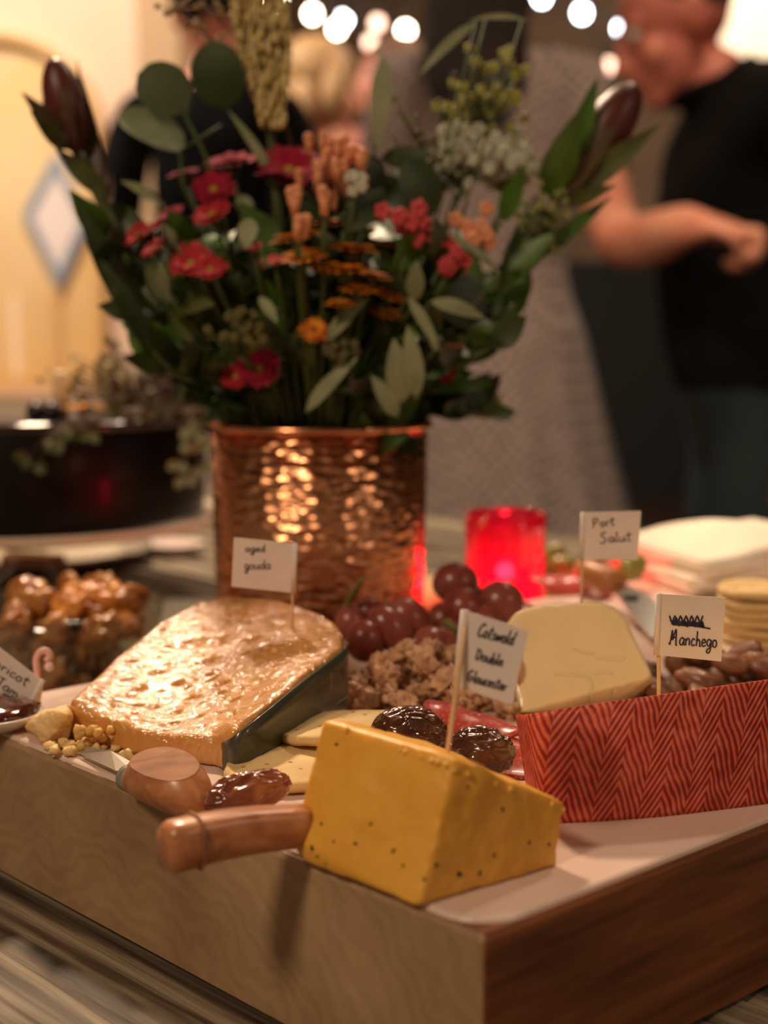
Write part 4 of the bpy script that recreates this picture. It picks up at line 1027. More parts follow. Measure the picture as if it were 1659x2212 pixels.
# ================================================================ DATES, SALAMI
def date_mb(L_=.022, r=.0105, seed=0, w=.0020, seg=72, rings=60):
    m = MB()
    m.ball((0, 0, 0), (L_, r, r*.88), seg, rings)
    out = []
    for p in m.v:
        q = Vector((p.x*75+.6*noise.noise(p*160), p.y*210, p.z*210))+Vector((seed*9, 0, 0))
        k = .55-2.4*abs(noise.noise(q))-.9*abs(noise.noise(q*2.1+Vector((5, 5, 5))))
        n_ = Vector((p.x/(L_*L_), p.y/(r*r), p.z/(r*r))).normalized()
        out.append(p+n_*w*.55*k)
    m.v = out; return m
m_date = mat('date_skin', (58, 28, 16), .22, c2=(96, 52, 30), nscale=90, coat=.6, bump=.3, bscale=300, bdist=.0006)
m_date2 = mat('light_date_skin', (108, 52, 32), .2, c2=(150, 92, 62), nscale=90, coat=.7, bump=.3, bscale=300, bdist=.0006)
def date(label, px, py, h, L_, r, rot, mt, seed, w=.0016, wx_=(0, 0)):
    m = date_mb(L_, r, seed, w); t = tag(obj('date', m, mt), label, 'date')
    t.location = bh(px, py, h); t.rotation_euler = rot; return t
date('brown wrinkled glossy date between the two wooden knife handles', 534, 1714, .0092, .0165, .0088, (0, -.15, .42), m_date2, 3, .0026)
date('dark glossy date, larger of the two behind the golden wedge', 886, 1586, .0122, .0155, .0125, (.3, .1, .15), m_date, 5, .0024)
date('dark glossy date beside the leaning toothpick and the salami', 1034, 1627, .0118, .0145, .0112, (.2, -.1, -.5), m_date, 8, .0024)
m_sal = bpy.data.materials.new('salami'); m_sal.use_nodes = True
nt = m_sal.node_tree; N = nt.nodes.new; L = nt.links.new; b = nt.nodes['Principled BSDF']
tc = N('ShaderNodeTexCoord'); vo = N('ShaderNodeTexVoronoi'); vo.inputs['Scale'].default_value = 520; L(tc.outputs['Object'], vo.inputs['Vector'])
r = N('ShaderNodeValToRGB'); r.color_ramp.elements[0].color = lin((214, 128, 112)); r.color_ramp.elements[0].position = .12; r.color_ramp.elements[1].color = lin((188, 66, 56)); r.color_ramp.elements[1].position = .38
L(vo.outputs['Distance'], r.inputs['Fac']); L(r.outputs[0], b.inputs['Base Color']); b.inputs['Roughness'].default_value = .3; b.inputs['Coat Weight'].default_value = .3
def salami(label, px, py, h, rx, ry, rot, fold, seed):
    n = 36; rows = []
    for s_ in range(9):
        t = s_/8; row = []
        for j in range(n+1):
            q = 2*PI*j/n; x, y = rx*t*math.cos(q), ry*t*math.sin(q)
            z = fold*(1-(y/ry)**2)*1.0+.0009*math.sin(x*320+seed)*t
            row.append((x, y, z))
        rows.append(row)
    m = MB().grid(rows); o = obj('salami_slice', m, m_sal); s = o.modifiers.new('s', 'SOLIDIFY'); s.thickness = .0014
    o.location = bh(px, py, h); o.rotation_euler = rot; return tag(o, label, 'salami', 'salami slices by the dates')
salami('red marbled salami slice folded highest, behind the dates', 1025, 1588, .0035, .026, .014, (0, .10, -.68), .0095, 0)
salami('red marbled salami slice lying lowest next to the red rind', 1100, 1660, .0008, .017, .012, (0, .05, -.4), .003, 1)
salami('red marbled salami slice in the middle of the three', 1090, 1625, .0020, .020, .012, (.05, .10, -.5), .006, 2)

# ================================================================ GRAPES
m_grape = mat('red_grape', (112, 40, 36), .28, c2=(160, 88, 74), nscale=45, sss=.15, sssr=(.004, .001, .001), coat=.12, coatr=.2, lo=.3, hi=.75)
m_gst = mat('grape_stem', (118, 128, 52), .6, c2=(92, 84, 40), nscale=120)
def grapes(label, base, lst, stems):
    t = thing('grape_bunch', label, 'grapes', base)
    for k, (px, py, Y, a, b_, rot) in enumerate(lst):
        c = ay(px, py, Y); c.z = max(c.z, ZB+max(b_, a*.8)+.0002); M_ = Matrix.Rotation(math.radians(rot), 3, 'Y')
        obj('grape', MB().ball(c, (a, b_ if b_ < a else a, b_), 24, 16, M=M_), m_grape, t)
    for s_, r_ in stems: obj('stem', MB().tube(cat([ay(*q) for q in s_], 4), r_, 8), m_gst, t)
s1 = 1/3323
grapes('bunch of dark red grapes on the board between the large wedge and the walnuts', bh(850, 1400), [
    (788, 1384, .745, .0098, .0108, 0), (843, 1362, .752, .0100, .0142, -35), (884, 1340, .775, .0105, .0140, -40), (930, 1396, .745, .0096, .0100, 0), (795, 1322, .79, .0085, .0080, 0),
    (870, 1396, .775, .0098, .0100, 0), (962, 1372, .79, .0100, .0100, 0), (757, 1346, .78, .0085, .0095, 0), (905, 1372, .80, .0098, .0105, 20), (826, 1392, .785, .0095, .0100, 0)],
    [([(740, 1330, .78), (752, 1300, .78), (770, 1272, .775), (782, 1250, .77)], [.0016]*9+[.0012]*4), ([(742, 1330, .78), (790, 1318, .79), (850, 1330, .80)], .0012), ([(960, 1345, .77), (975, 1352, .765), (990, 1364, .76)], .0018)])
grapes('smaller bunch of dark red grapes beside the red candle glass', bh(1020, 1350), [
    (984, 1260, .825, .0128, .0115, 0), (1000, 1314, .80, .0112, .0112, 0), (1082, 1302, .815, .0128, .0120, 10), (1040, 1345, .80, .0110, .0108, 0), (1004, 1362, .80, .0100, .0105, 0), (958, 1340, .82, .0100, .0100, 0), (1035, 1312, .845, .011, .011, 0)],
    [([(1030, 1262, .83), (1038, 1280, .83), (1045, 1300, .83)], .0012), ([(1110, 1295, .83), (1135, 1304, .83), (1150, 1312, .84)], .001)])

# ================================================================ NUTS
m_wal = mat('candied_walnut', (216, 168, 126), .55, c2=(160, 104, 74), nscale=130, lo=.4, hi=.7, bump=.9, bscale=420, bdist=.0015, coat=.15)
m_alm = mat('roasted_nut', (150, 98, 68), .5, c2=(108, 62, 42), nscale=90, bump=.5, bscale=260, bdist=.0008, coat=.1)
def nut_mb(seed, a, b_, c, nz_, nf):
    m = MB(); m.ball((0, 0, 0), (a, b_, c), 30, 20)
    out = []
    for p in m.v:
        d = Vector((p.x/a, p.y/b_, p.z/c)); q = d*nf+Vector((seed*5.1, seed*2.3, seed))
        k = noise.fractal(q, .8, 2.1, 4)*nz_-abs(noise.noise(q*.9))*nz_*.8
        out.append(p*(1+k))
    m.v = out; return m
wproto = [obj('candied_walnut', nut_mb(k+1, .0098, .0075, .0062, .55, 2.0), m_wal) for k in range(6)]
aproto = [obj('roasted_nut', nut_mb(k+20, .0108, .0068, .0052, .12, 1.6), m_alm) for k in range(4)]
def pile(protos, c, ru, rv, ang_, layers, sp, label, catg, group, hz, sc0=1.0, excl=None, zoff=.0045):
    ca, sa = math.cos(ang_), math.sin(ang_); first = dict.fromkeys(range(len(protos)), False); cnt = 0; placed = []
    for L_ in range(layers):
        fr_ = 1-L_*.27
        for k in range(400):
            a, b_ = R.uniform(-1, 1), R.uniform(-1, 1)
            if a*a+b_*b_ > 1: continue
            x, y = a*ru*fr_, b_*rv*fr_; X = c.x+x*ca-y*sa; Yw = c.y+x*sa+y*ca
            z = ZB+zoff+L_*hz
            p = Vector((X, Yw, z))
            if excl and excl(p): continue
            if any((p-q).length < sp for q in placed): continue
            placed.append(p); i = R.randrange(len(protos))
            if not first[i]: o = protos[i]; first[i] = True
            else: o = protos[i].copy(); COL.objects.link(o)
            o.location = p; o.rotation_euler = (R.uniform(-.7, .7), R.uniform(-.7, .7), R.uniform(0, 6.28)); s_ = sc0*R.uniform(.82, 1.12); o.scale = (s_, s_, s_)
            tag(o, label, catg, group); cnt += 1
    for i in first:
        if not first[i]: bpy.data.objects.remove(protos[i])
    return cnt
wc = Vector((.018, .703, ZB))
psx = pts[0] if False else None
def ex_w(p): return (p.x > .052 and p.y < .69 and p.y > .6 and p.x > .062) or (p.x < -.016 and p.y < .7)
pile(wproto, wc, .046, .034, -.1, 3, .0125, 'sugar-coated brown walnut piece in the cluster under the red grapes', 'walnut', 'candied walnuts in the heap', .0075, .9, ex_w)
w2 = [obj('candied_walnut', nut_mb(k+40, .0098, .0075, .0062, .55, 2.0), m_wal) for k in range(3)]
cc = bh(1045, 1535)
pile(w2, cc, .020, .010, -.5, 1, .0115, 'sugar-coated brown walnut piece at the right foot of the heap, below the leaning flag', 'walnut', 'candied walnuts near the salami', .0075, .85, lambda p: p.x > .060)
ac = Vector((.172, .712, ZB))
pile(aproto, ac, .066, .045, .35, 3, .0135, 'dark roasted nut in the heap behind the red herringbone rind', 'nut', 'roasted nuts in the heap', .0068, .95, lambda p: (p.x < .124 and p.y < .735) or p.x < .118, .0042)

# ================================================================ KNIVES
m_hand = wood('knife_handle_wood', (150, 88, 50), (182, 118, 74), (206, 144, 98), (20, 160, 160), .38, .15, .0004, 1.0, coat=.35)
m_hand_end = wood('cut_end_wood', (132, 84, 54), (158, 104, 68), (174, 122, 84), (60, 160, 160), .75, .15, .0004, 1.0)
m_steel = mat('brushed_steel', (176, 170, 160), .28, metal=1)
# front knife: long handle overhanging the board edge
pA_, pB_ = bh(352, 1838, .012), bh(660, 1788, .0105)
tk = thing('cheese_knife', 'wooden knife handle sticking out over the board edge beside the golden wedge', 'knife', (pA_+pB_)/2)
ax = (pB_-pA_); n = 16; P = []
sidev = Vector((-ax.y, ax.x, 0)).normalized()
for i in range(n+1):
    t = i/n; c = pA_+ax*t+Vector((0, 0, .0016*math.sin(PI*t)+.0006)); row = []
    w_ = .0068*(1-.12*t)*(.78 if i == 0 else 1); h_ = .0082*(1-.16*t)*(.8 if i == 0 else 1)
    for j in range(25):
        q = 2*PI*j/24; cx_, sx_ = math.cos(q), math.sin(q)
        sg = lambda v: math.copysign(abs(v)**.62, v)
        row.append(c+sidev*w_*sg(cx_)+Vector((0, 0, 1))*h_*sg(sx_))
    P.append(row)
m = MB().grid(P); m.f.append(tuple(range(24))[::-1]); m.f.append(tuple(n*25+j for j in range(24)))
obj('handle', m, m_hand, tk)
for t in (.22,):
    c = pA_+ax*t+Vector((0, 0, .0016)); ring = [c+sidev*.0072*math.copysign(abs(math.cos(q))**.62, math.cos(q))+Vector((0, 0, .0085*math.copysign(abs(math.sin(q))**.62, math.sin(q)))) for q in [2*PI*k/24 for k in range(25)]]
    obj('grain_ring', MB().tube(ring, .0005, 6), m_hand_end, tk)
e_ = pB_+ax.normalized()*.001
obj('blade', MB().box(e_+ax.normalized()*.004, (.006, .0006, .004), Matrix((ax.normalized(), sidev, Vector((0, 0, 1)))).transposed()), m_steel, tk, smooth=False)
# short fat knife with slanted cut end
f0, f1 = bh(283, 1664, .0095), bh(445, 1722, .0105)
tk = thing('cheese_knife', 'short fat wooden knife with slanted handle end and small steel blade by the aged wedge', 'knife', (f0+f1)/2)
ax = f1-f0; n = 20; P = []; an = ax.normalized(); sv = Vector((-an.y, an.x, 0)).normalized(); upv = Vector((0, 0, 1))
rs = [.0048, .0056, .0068, .0080, .0092, .0101, .0108, .0112, .0114, .0115, .0115, .0114, .0112, .0109, .0105, .0100, .0093, .0084, .0072, .0056, .0030]
for i in range(n+1):
    t = i/n; c = f0+ax*t; c.z = ZB+.0003+rs[i]*.98+.001*(1-t); P.append([c+sv*rs[i]*math.cos(q)+upv*rs[i]*math.sin(q) for q in [2*PI*k/32 for k in range(32)]])
bm = bmesh.new(); vs = [[bm.verts.new(p) for p in row] for row in P]
for i in range(n):
    for j in range(32): bm.faces.new((vs[i][j], vs[i][(j+1) % 32], vs[i+1][(j+1) % 32], vs[i+1][j]))
bm.faces.new(vs[0][::-1]); bm.faces.new(vs[-1])
cutp = f0.lerp(f1, .55); cutp.z = ZB+.0178; cn = (upv*1.0-sv*.22-an*(-.06)).normalized()
res = bmesh.ops.bisect_plane(bm, geom=bm.verts[:]+bm.edges[:]+bm.faces[:], plane_co=cutp, plane_no=cn, clear_outer=True)
ed = [e for e in res['geom_cut'] if isinstance(e, bmesh.types.BMEdge)]
fl = bmesh.ops.holes_fill(bm, edges=ed)
ring = list({v for e in ed for v in e.verts}); cc_ = sum((v.co for v in ring), Vector())/len(ring)
ring.sort(key=lambda v: math.atan2((v.co-cc_).dot(sv), (v.co-cc_).dot(an)))
cap_pts = [v.co.copy() for v in ring]
bobj('handle', bm, m_hand, tk, smooth=False).data.polygons.foreach_set('use_smooth', [True]*0) if False else bobj('handle', bm, m_hand, tk, smooth=True)
tk.children[0].modifiers.new('e', 'EDGE_SPLIT').split_angle = .6
m = MB(); k = len(cap_pts); m.add([p+cn*.0001 for p in cap_pts]+[p+cn*.0003 for p in cap_pts], [tuple(range(k))[::-1], tuple(range(k, 2*k))]+[(i, (i+1) % k, k+(i+1) % k, k+i) for i in range(k)])
obj('cut_end', m, m_hand_end, tk, smooth=False)
c = f0.copy(); c.z = ZB+.0062
obj('ferrule', MB().tube([c-an*.004, c-an*.003, c+an*.0035], [.0040, .0050, .0054], 20), mat('grey_ferrule', (160, 160, 150), .35, metal=.6), tk)
bl = [bh(283, 1645, .0045), bh(283, 1664, .0040), bh(250, 1665, .0030), bh(215, 1650, .0022), bh(172, 1628, .0020), bh(190, 1612, .0040), bh(240, 1622, .0050)]
m = MB(); k = len(bl); m.add(bl+[p-upv*.0008 for p in bl], [tuple(range(k)), tuple(range(k, 2*k))[::-1]]+[(i, k+i, k+(i+1) % k, (i+1) % k) for i in range(k)])
obj('blade', m, m_steel, tk, smooth=False)

# knife with wooden handle and metal blade at the back right
h0, h1 = bh(1252, 1228, .022), bh(1338, 1262, .017)
tk = thing('cheese_knife', 'wooden-handled steel knife with a round hole lying behind the pale cream wedge', 'knife', h1)
obj('handle', MB().tube([h0, h0.lerp(h1, .3), h0.lerp(h1, .7), h1], [.006, .0082, .0082, .0064], 16), mat('back_handle', (176, 112, 66), .4), tk)
b1 = bh(1436, 1372, .006); an = (b1-h1).normalized(); sv = an.cross(upv).normalized()
q = [h1-sv*.004, h1.lerp(b1, .25)-sv*.012, b1-sv*.013, b1+an*.02, b1+sv*.008, h1.lerp(b1, .25)+sv*.007, h1+sv*.004]
m = MB(); k = len(q); m.add(q+[p-upv*.0012 for p in q], [tuple(range(k)), tuple(range(k, 2*k))[::-1]]+[(i, k+i, k+(i+1) % k, (i+1) % k) for i in range(k)])
bld = obj('blade', m, mat('bright_steel', (190, 190, 184), .2, metal=1), tk, smooth=False)
obj('blade_hole', MB().lathe([(.0045, 0), (.0045, .0006)], h1.lerp(b1, .28)+upv*.0002, 16), mat('black_hole', (30, 28, 30), .5), bld)
obj('rest', MB().tube([h1.lerp(b1, .5)-upv*.001, Vector((h1.lerp(b1, .5).x, h1.lerp(b1, .5).y, ZB))], .003, 8), m_steel, tk)

# ================================================================ CANDLE GLASS
cp = az(1090, 1292, ZT); cY = 1.02
cc = Vector((ay(1090, 1300, cY).x, cY, ZT)); cr = (1180-1002)/2/3323*cY
ctop = ay(1090, 1118, cY-cr).z
m_red = thin_glass('red_glass', (244, 104, 150), .15, .10, (255, 50, 110))
t = thing('candle_glass', 'glowing red glass votive candle holder behind the grapes', 'candle holder', cc)
H = ctop-ZT
obj('glass', MB().lathe([(cr*.86, 0), (cr*.92, .004), (cr, H*.35), (cr, H*.72), (cr*.97, H*.78), (cr*1.0, H*.9), (cr*1.0, H), (cr*.93, H), (cr*.92, H*.8), (cr*.92, H*.3), (cr*.80, .010), (.001, .009)], cc, 48), m_red, t)
tl = obj('wax', MB().lathe([(cr*.74, .0095), (cr*.76, .012), (cr*.76, .026), (cr*.72, .028), (.002, .0265)], cc, 32), mat('wax', (255, 226, 200), .5, emit=14, ecol=(255, 185, 170)), t)  # wax emits by itself, standing in for the flame's glow inside it
obj('wick', MB().tube([cc+Vector((0, 0, .026)), cc+Vector((0, 0, .031))], .0008, 6), m_sock, t)
obj('flame', MB().lathe([(.0004, .029), (.0060, .031), (.0075, .034), (.004, .040), (.0003, .048)], cc, 16), mat('flame', (255, 200, 120), .5, emit=40, ecol=(255, 190, 110)), t)
l = bpy.data.lights.new('candle_flame', 'POINT'); l.energy = .3; l.color = (1, .55, .3); l.shadow_soft_size = .006
lo_ = bpy.data.objects.new('candle_flame', l); COL.objects.link(lo_); lo_.location = cc+Vector((0, 0, .062))

# ================================================================ COPPER POT
PY = .945; PXc = ay(690, 1000, PY).x; PR = 240/3323*PY
prz = ay(690, 922, PY-PR).z
m_cop = bpy.data.materials.new('hammered_copper'); m_cop.use_nodes = True
nt = m_cop.node_tree; N = nt.nodes.new; L = nt.links.new; b = nt.nodes['Principled BSDF']
b.inputs['Metallic'].default_value = 1; b.inputs['Roughness'].default_value = .27; b.inputs['Base Color'].default_value = lin((214, 150, 110))
tc = N('ShaderNodeTexCoord'); mpc = N('ShaderNodeMapping'); mpc.inputs['Scale'].default_value = (.62, .62, 1.15); L(tc.outputs['Object'], mpc.inputs[0]); vo = N('ShaderNodeTexVoronoi'); vo.feature = 'SMOOTH_F1'; vo.inputs['Scale'].default_value = 170; vo.inputs['Smoothness'].default_value = .35; vo.inputs['Randomness'].default_value = .7; L(mpc.outputs[0], vo.inputs['Vector'])
bp = N('ShaderNodeBump'); bp.inputs['Strength'].default_value = .75; bp.inputs['Distance'].default_value = .0022; L(vo.outputs['Distance'], bp.inputs['Height']); L(bp.outputs[0], b.inputs['Normal'])
t = thing('copper_pot', 'tall hammered copper pot holding the bouquet behind the board', 'pot', (PXc, PY, ZT))
H = prz-ZT
obj('body', MB().lathe([(PR*.90, 0), (PR*.925, .003), (PR*.93, .02), (PR*.955, H*.5), (PR*.975, H-.006), (PR*.93, H-.006), (PR*.91, H*.5), (PR*.88, .008), (.001, .006)], (PXc, PY, ZT), 72), m_cop, t)
obj('rim', MB().tube([(PXc+PR*.975*math.cos(a), PY+PR*.975*math.sin(a), prz-.003) for a in [2*PI*k/72 for k in range(73)]], .0032, 12), mat('smooth_copper', (222, 150, 112), .2, metal=1), t)

# ================================================================ BOUQUET
LEAFM = {
 'dark': mat('dark_leaf', (52, 64, 24), .45, c2=(36, 48, 18), nscale=40),
 'olive': mat('olive_leaf', (86, 88, 40), .5, c2=(62, 66, 28), nscale=40),
 'green': mat('green_leaf', (74, 106, 30), .45, c2=(56, 82, 22), nscale=40),
 'grey': mat('grey_green_leaf', (138, 142, 106), .6, c2=(112, 116, 82), nscale=40),
 'euc': mat('eucalyptus_leaf', (78, 88, 52), .55, c2=(60, 72, 38), nscale=30),
 'euc2': mat('light_eucalyptus_leaf', (112, 120, 84), .55, c2=(92, 100, 66), nscale=30),
 'maroon': mat('maroon_bract', (88, 26, 26), .4, c2=(70, 40, 26), nscale=50, stretch=(1, 1, .3)),
 'brown': mat('brown_bract', (66, 44, 28), .5, c2=(78, 62, 34), nscale=50, stretch=(1, 1, .3)),
}
for m_ in LEAFM.values(): m_.use_backface_culling = False
m_stem = mat('stem_green', (64, 74, 30), .6); m_stemb = mat('stem_brown', (84, 54, 36), .6)
PC = Vector((PXc, PY, prz))
def leaf_mb(m, a, b_, w, up=None, fold=.25, curl=.12, shape='lance', n=9):
    a, b_ = Vector(a), Vector(b_); d = b_-a; ln = d.length; dn = d.normalized()
    up = Vector(up) if up else Vector((0, -1, .3))
    side = dn.cross(up)
    if side.length < 1e-4: side = dn.cross(Vector((1, 0, 0)))
    side.normalize(); nr = side.cross(dn).normalized(); P = []
    for i in range(n+1):
        t = i/n
        ww = {'lance': math.sin(PI*t**.8)**.9, 'round': (max(0, 1-(2*t-1)**2))**.5, 'blade': (1-t)**.5*min(1, t*6+.25), 'bract': math.sin(PI*min(1, t*.93+.04)**.75)}[shape]*w/2
        c = a+d*t+nr*ln*curl*math.sin(PI*t)
        P.append([c-side*ww+nr*ww*fold, c-side*ww*.5+nr*ww*fold*.4, c, c+side*ww*.5+nr*ww*fold*.4, c+side*ww+nr*ww*fold])
    return m.grid(P)
def stem_pts(tip, mid=None, spread=.6):
    tip = Vector(tip)
    base = Vector((PXc+(tip.x-PXc)*.12, PY+(tip.y-PY)*.12, ZT+.02))
    mouth = Vector((PXc+max(-PR*.85, min(PR*.85, (tip.x-PXc)*.42)), PY+max(-PR*.8, min(PR*.8, (tip.y-PY)*.6)), prz+.0))
    pts = [base, mouth]+([Vector(mid)] if mid else [])+[tip]
    return cat(pts, 6)
m_bur = mat('burgundy_petal', (146, 28, 50), .8, spec=.15, c2=(124, 20, 42), nscale=200); m_bur2 = mat('red_petal', (168, 44, 48), .8, spec=.15, c2=(156, 36, 46), nscale=200)
m_ora = mat('orange_petal', (222, 142, 44), .6, spec=.15, c2=(178, 84, 24), nscale=150); m_yel = mat('flower_eye', (150, 122, 32), .7)
m_pin = mat('pink_petal', (206, 88, 88), .55, spec=.15, c2=(178, 62, 70), nscale=150); m_pea = mat('peach_petal', (224, 158, 120), .55, spec=.15, c2=(208, 134, 96), nscale=150)
m_whi = mat('white_petal', (206, 204, 186), .6, c2=(170, 172, 150), nscale=150)
def flower(label, group, px, py, Y, rpx, mt, face=(0, -.6, .8), petals=16, layers=2, eye=m_yel, cup=.25, name='daisy', pw=.34, catg='flower'):
    c = ay(px, py, Y); r = 1.22*rpx/3323*Y; face = Vector(face).normalized()
    sp = stem_pts(c-face*.002)
    t = thing(name, label, catg, sp[0], group)
    obj('stem', MB().tube(sp, .0013, 6), m_stem, t)
    Q = face.to_track_quat('Z', 'Y').to_matrix(); m = MB()
    for L_ in range(layers):
        for k in range(petals-2*L_):
            q = 2*PI*(k+L_*.5)/(petals-2*L_)+R.uniform(-.08, .08); rr = r*(1-.22*L_)*R.uniform(.88, 1.08)
            d = Vector((math.cos(q), math.sin(q), cup+.25*L_)).normalized()
            a = c+Q @ (d*r*.12+Vector((0, 0, .0006*L_))); b_ = c+Q @ (d*rr)
            leaf_mb(m, a, b_, r*pw*1.6, up=Q @ Vector((0, 0, 1)), fold=.15, curl=.06, shape='bract', n=5)
    obj('petals', m, mt, t)
    if eye: obj('eye', MB().ball(c+face*.0012, (r*.2, r*.2, r*.12), 12, 8, M=Q), eye, t)
    m = MB(); m.ball(c-face*.002, (r*.3, r*.3, r*.22), 10, 8, M=Q); obj('calyx', m, m_stem, t)
    return t
G1 = 'burgundy daisies in the bouquet'
DL = ['burgundy daisy at the top left of the bouquet, behind the green-eyed one', 'burgundy daisy facing forward with a clear green-yellow eye', 'burgundy daisy farthest left of the upper ones, against the pale wall', 'largest burgundy daisy, at the foot of the plume', 'burgundy daisy touching the left of the largest one', 'burgundy daisy seen side-on below the peach blossoms', 'burgundy daisy highest of all, right above the largest one', 'red daisy just under the forward-facing burgundy one', 'big bright red daisy low at the left of the bouquet', 'bright red daisy overlapping the right of the big low left one', 'small red daisy below the outermost left bud', 'outermost left red bud-like daisy beside the dark leaves', 'tiny red daisy deep in the leaves left of the orange blooms', 'burgundy daisy between the outermost left bud and the green-eyed one', 'burgundy daisy lowest in the bouquet, just over the copper rim', 'red daisy touching the left of the lowest burgundy one', 'burgundy daisy at the right side close to the copper rim', 'small red daisy just right of the outermost left bud', 'red daisy above the big low left one', 'tiny pink daisy below the left end of the orange blooms']
for di, (px, py, dy, r, mt, fc) in enumerate([(500, 362, -.02, 52, m_bur, (-.1, -.3, .95)), (462, 412, -.06, 42, m_bur, (0, -.8, .6)), (398, 384, -.01, 34, m_bur, (-.2, -.2, .95)), (625, 372, -.03, 58, m_bur, (.1, -.7, .7)), (590, 386, -.05, 36, m_bur, (0, -.2, .98)),
                                (700, 420, -.06, 34, m_bur, (0, -.1, .98)), (640, 348, .0, 46, m_bur, (.1, -.3, .9)), (460, 466, -.07, 38, m_bur2, (-.3, -.6, .7)), (415, 572, -.09, 46, m_bur2, (-.2, -.6, .7)), (455, 585, -.10, 34, m_bur2, (0, -.7, .7)),
                                (335, 540, -.05, 26, m_bur2, (-.5, -.5, .7)), (300, 510, -.03, 32, m_bur2, (-.6, -.5, .5)), (545, 536, -.09, 20, m_bur2, (0, -.5, .8)), (370, 470, -.04, 30, m_bur, (-.4, -.4, .8)), (560, 800, -.085, 44, m_bur, (0, -.8, .5)),
                                (510, 815, -.08, 30, m_bur2, (-.2, -.8, .5)), (950, 795, -.06, 36, m_bur, (.4, -.7, .5)), (330, 500, -.02, 26, m_bur2, (-.6, -.4, .6)), (405, 545, -.08, 30, m_bur2, (-.3, -.4, .8)), (595, 565, -.09, 18, m_pin, (0, -.6, .8))]):
    flower(DL[di], G1, px, py, PY+dy, r, mt, fc)
OL = ['golden orange bloom farthest left in the middle of the bouquet', 'golden orange bloom topmost left, under the peach trumpets', 'golden orange bloom in the centre of the upper orange group', 'golden orange bloom at the right end of the upper orange group', 'golden orange bloom just below the farthest left one', 'golden orange bloom lowest of the upper orange group, centre', 'golden orange bloom lowest of the upper orange group, right', 'golden orange bloom tucked under the left of the group', 'golden orange bloom alone at the right above the long grey leaves', 'golden orange bloom in the gap between the two orange groups', 'orange bloom facing forward with a rust-red eye', 'golden orange bloom lowest at the right, by the grey leaves', 'golden orange bloom highest at the right, near the coral sprig', 'golden orange bloom behind the one in the gap']
for di, (px, py, dy, r, fc) in enumerate([(640, 520, -.08, 52, (-.2, -.15, .97)), (700, 490, -.06, 46, (0, -.1, .99)), (760, 545, -.09, 54, (.1, -.1, .99)), (830, 530, -.06, 40, (.3, -.1, .94)), (655, 560, -.10, 46, (-.1, -.3, .94)), (745, 590, -.10, 50, (0, -.15, .98)),
                            (800, 600, -.09, 42, (.2, -.1, .97)), (700, 580, -.10, 36, (0, -.2, .97)), (840, 640, -.08, 36, (.3, -.3, .9)), (735, 660, -.10, 32, (0, -.2, .97)), (680, 715, -.09, 30, (0, -.8, .6)), (835, 680, -.08, 34, (.2, -.3, .9)), (790, 500, -.05, 40, (.1, -.1, .98)), (770, 630, -.1, 38, (.1, -.2, .97))]):
    flower(OL[di], 'orange blooms in the bouquet', px, py, PY+dy, r, m_ora, fc, petals=14, layers=2, eye=mat('rust_eye', (130, 50, 20), .7) if px == 680 else m_yel, name='chrysanthemum', pw=.26, cup=.1)
def cluster(label, group, px, py, Y, spx, mt, n, rad, name, long_=False, tip=None, catg='flower'):
    c = ay(px, py, Y); s_ = spx/3323*Y; sp = stem_pts(c-Vector((0, 0, s_*.8))); t = thing(name, label, catg, sp[0], group)
    m0 = MB().tube(sp, .0014, 6); m = MB()
    for k in range(n):
        d = Vector((R.gauss(0, .5), R.gauss(0, .35), R.gauss(0, .4))); p = c+d*s_
        m0.tube([sp[-1], sp[-1].lerp(p, .6)+Vector((0, 0, -.002)), p], .0005, 4)
        if long_:
            q = p+Vector((R.uniform(-.2, .2), R.uniform(-.3, 0), 1)).normalized()*rad*3.5; m.tube([p, p.lerp(q, .5), q], [rad*.4, rad*.75, rad*.9], 8); m.ball(q, rad, 8, 6)
        else:
            for i in range(5):
                a = 2*PI*i/5; m.ball(p+Vector((math.cos(a)*rad*.7, -rad*.2, math.sin(a)*rad*.7)), (rad*.55, rad*.4, rad*.55), 7, 5)
            m.ball(p, rad*.45, 6, 5)
    obj('stem', m0, m_stem, t); obj('blossoms', m, mt, t); return t
cluster('peach tubular blossom cluster right of the burgundy daisies', None, 735, 395, PY-.06, 70, m_pea, 44, .0028, 'blossom_stem', True)
for (px, py, wh) in ((634, 460, 'leftmost and tallest'), (645, 520, 'lowest, touching the orange blooms'), (700, 470, 'the one nearest the white blossoms')):
    cluster('long slim peach trumpet flower, '+wh, 'peach trumpet flowers', px, py, PY-.11, 12, m_pea, 3, .0032, 'trumpet_flower', True)
cluster('small white blossom cluster beside the peach blossoms', None, 765, 395, PY-.08, 26, m_whi, 8, .0030, 'blossom_stem')
cluster('left one of the two dusty white flower heads before the grey dress', None, 1000, 345, PY-.0, 70, m_whi, 95, .0034, 'blossom_stem')
cluster('right one of the two dusty white flower heads before the grey dress', None, 1100, 362, PY+.02, 66, m_whi, 95, .0034, 'blossom_stem')
cluster('coral pink blossom sprig in the right half of the bouquet', None, 890, 485, PY-.08, 56, m_pin, 14, .0042, 'blossom_stem')
cluster('coral pink blossom sprig hanging lowest at the right of the bouquet', None, 970, 560, PY-.08, 40, m_pin, 12, .0036, 'blossom_stem')
cluster('salmon blossom sprig beside the long grey-green leaf', None, 1010, 505, PY-.06, 50, m_pea, 10, .0038, 'blossom_stem')
cluster('yellow-green bud sprig over the dark hair', None, 1035, 200, PY+.02, 85, mat('yellow_bud', (160, 156, 66), .5), 44, .0028, 'bud_sprig')
cluster('fine yellow-green bud sprig low at the left in front of the daisies', None, 520, 720, PY-.10, 60, mat('olive_bud', (96, 88, 40), .5), 30, .0024, 'bud_sprig')
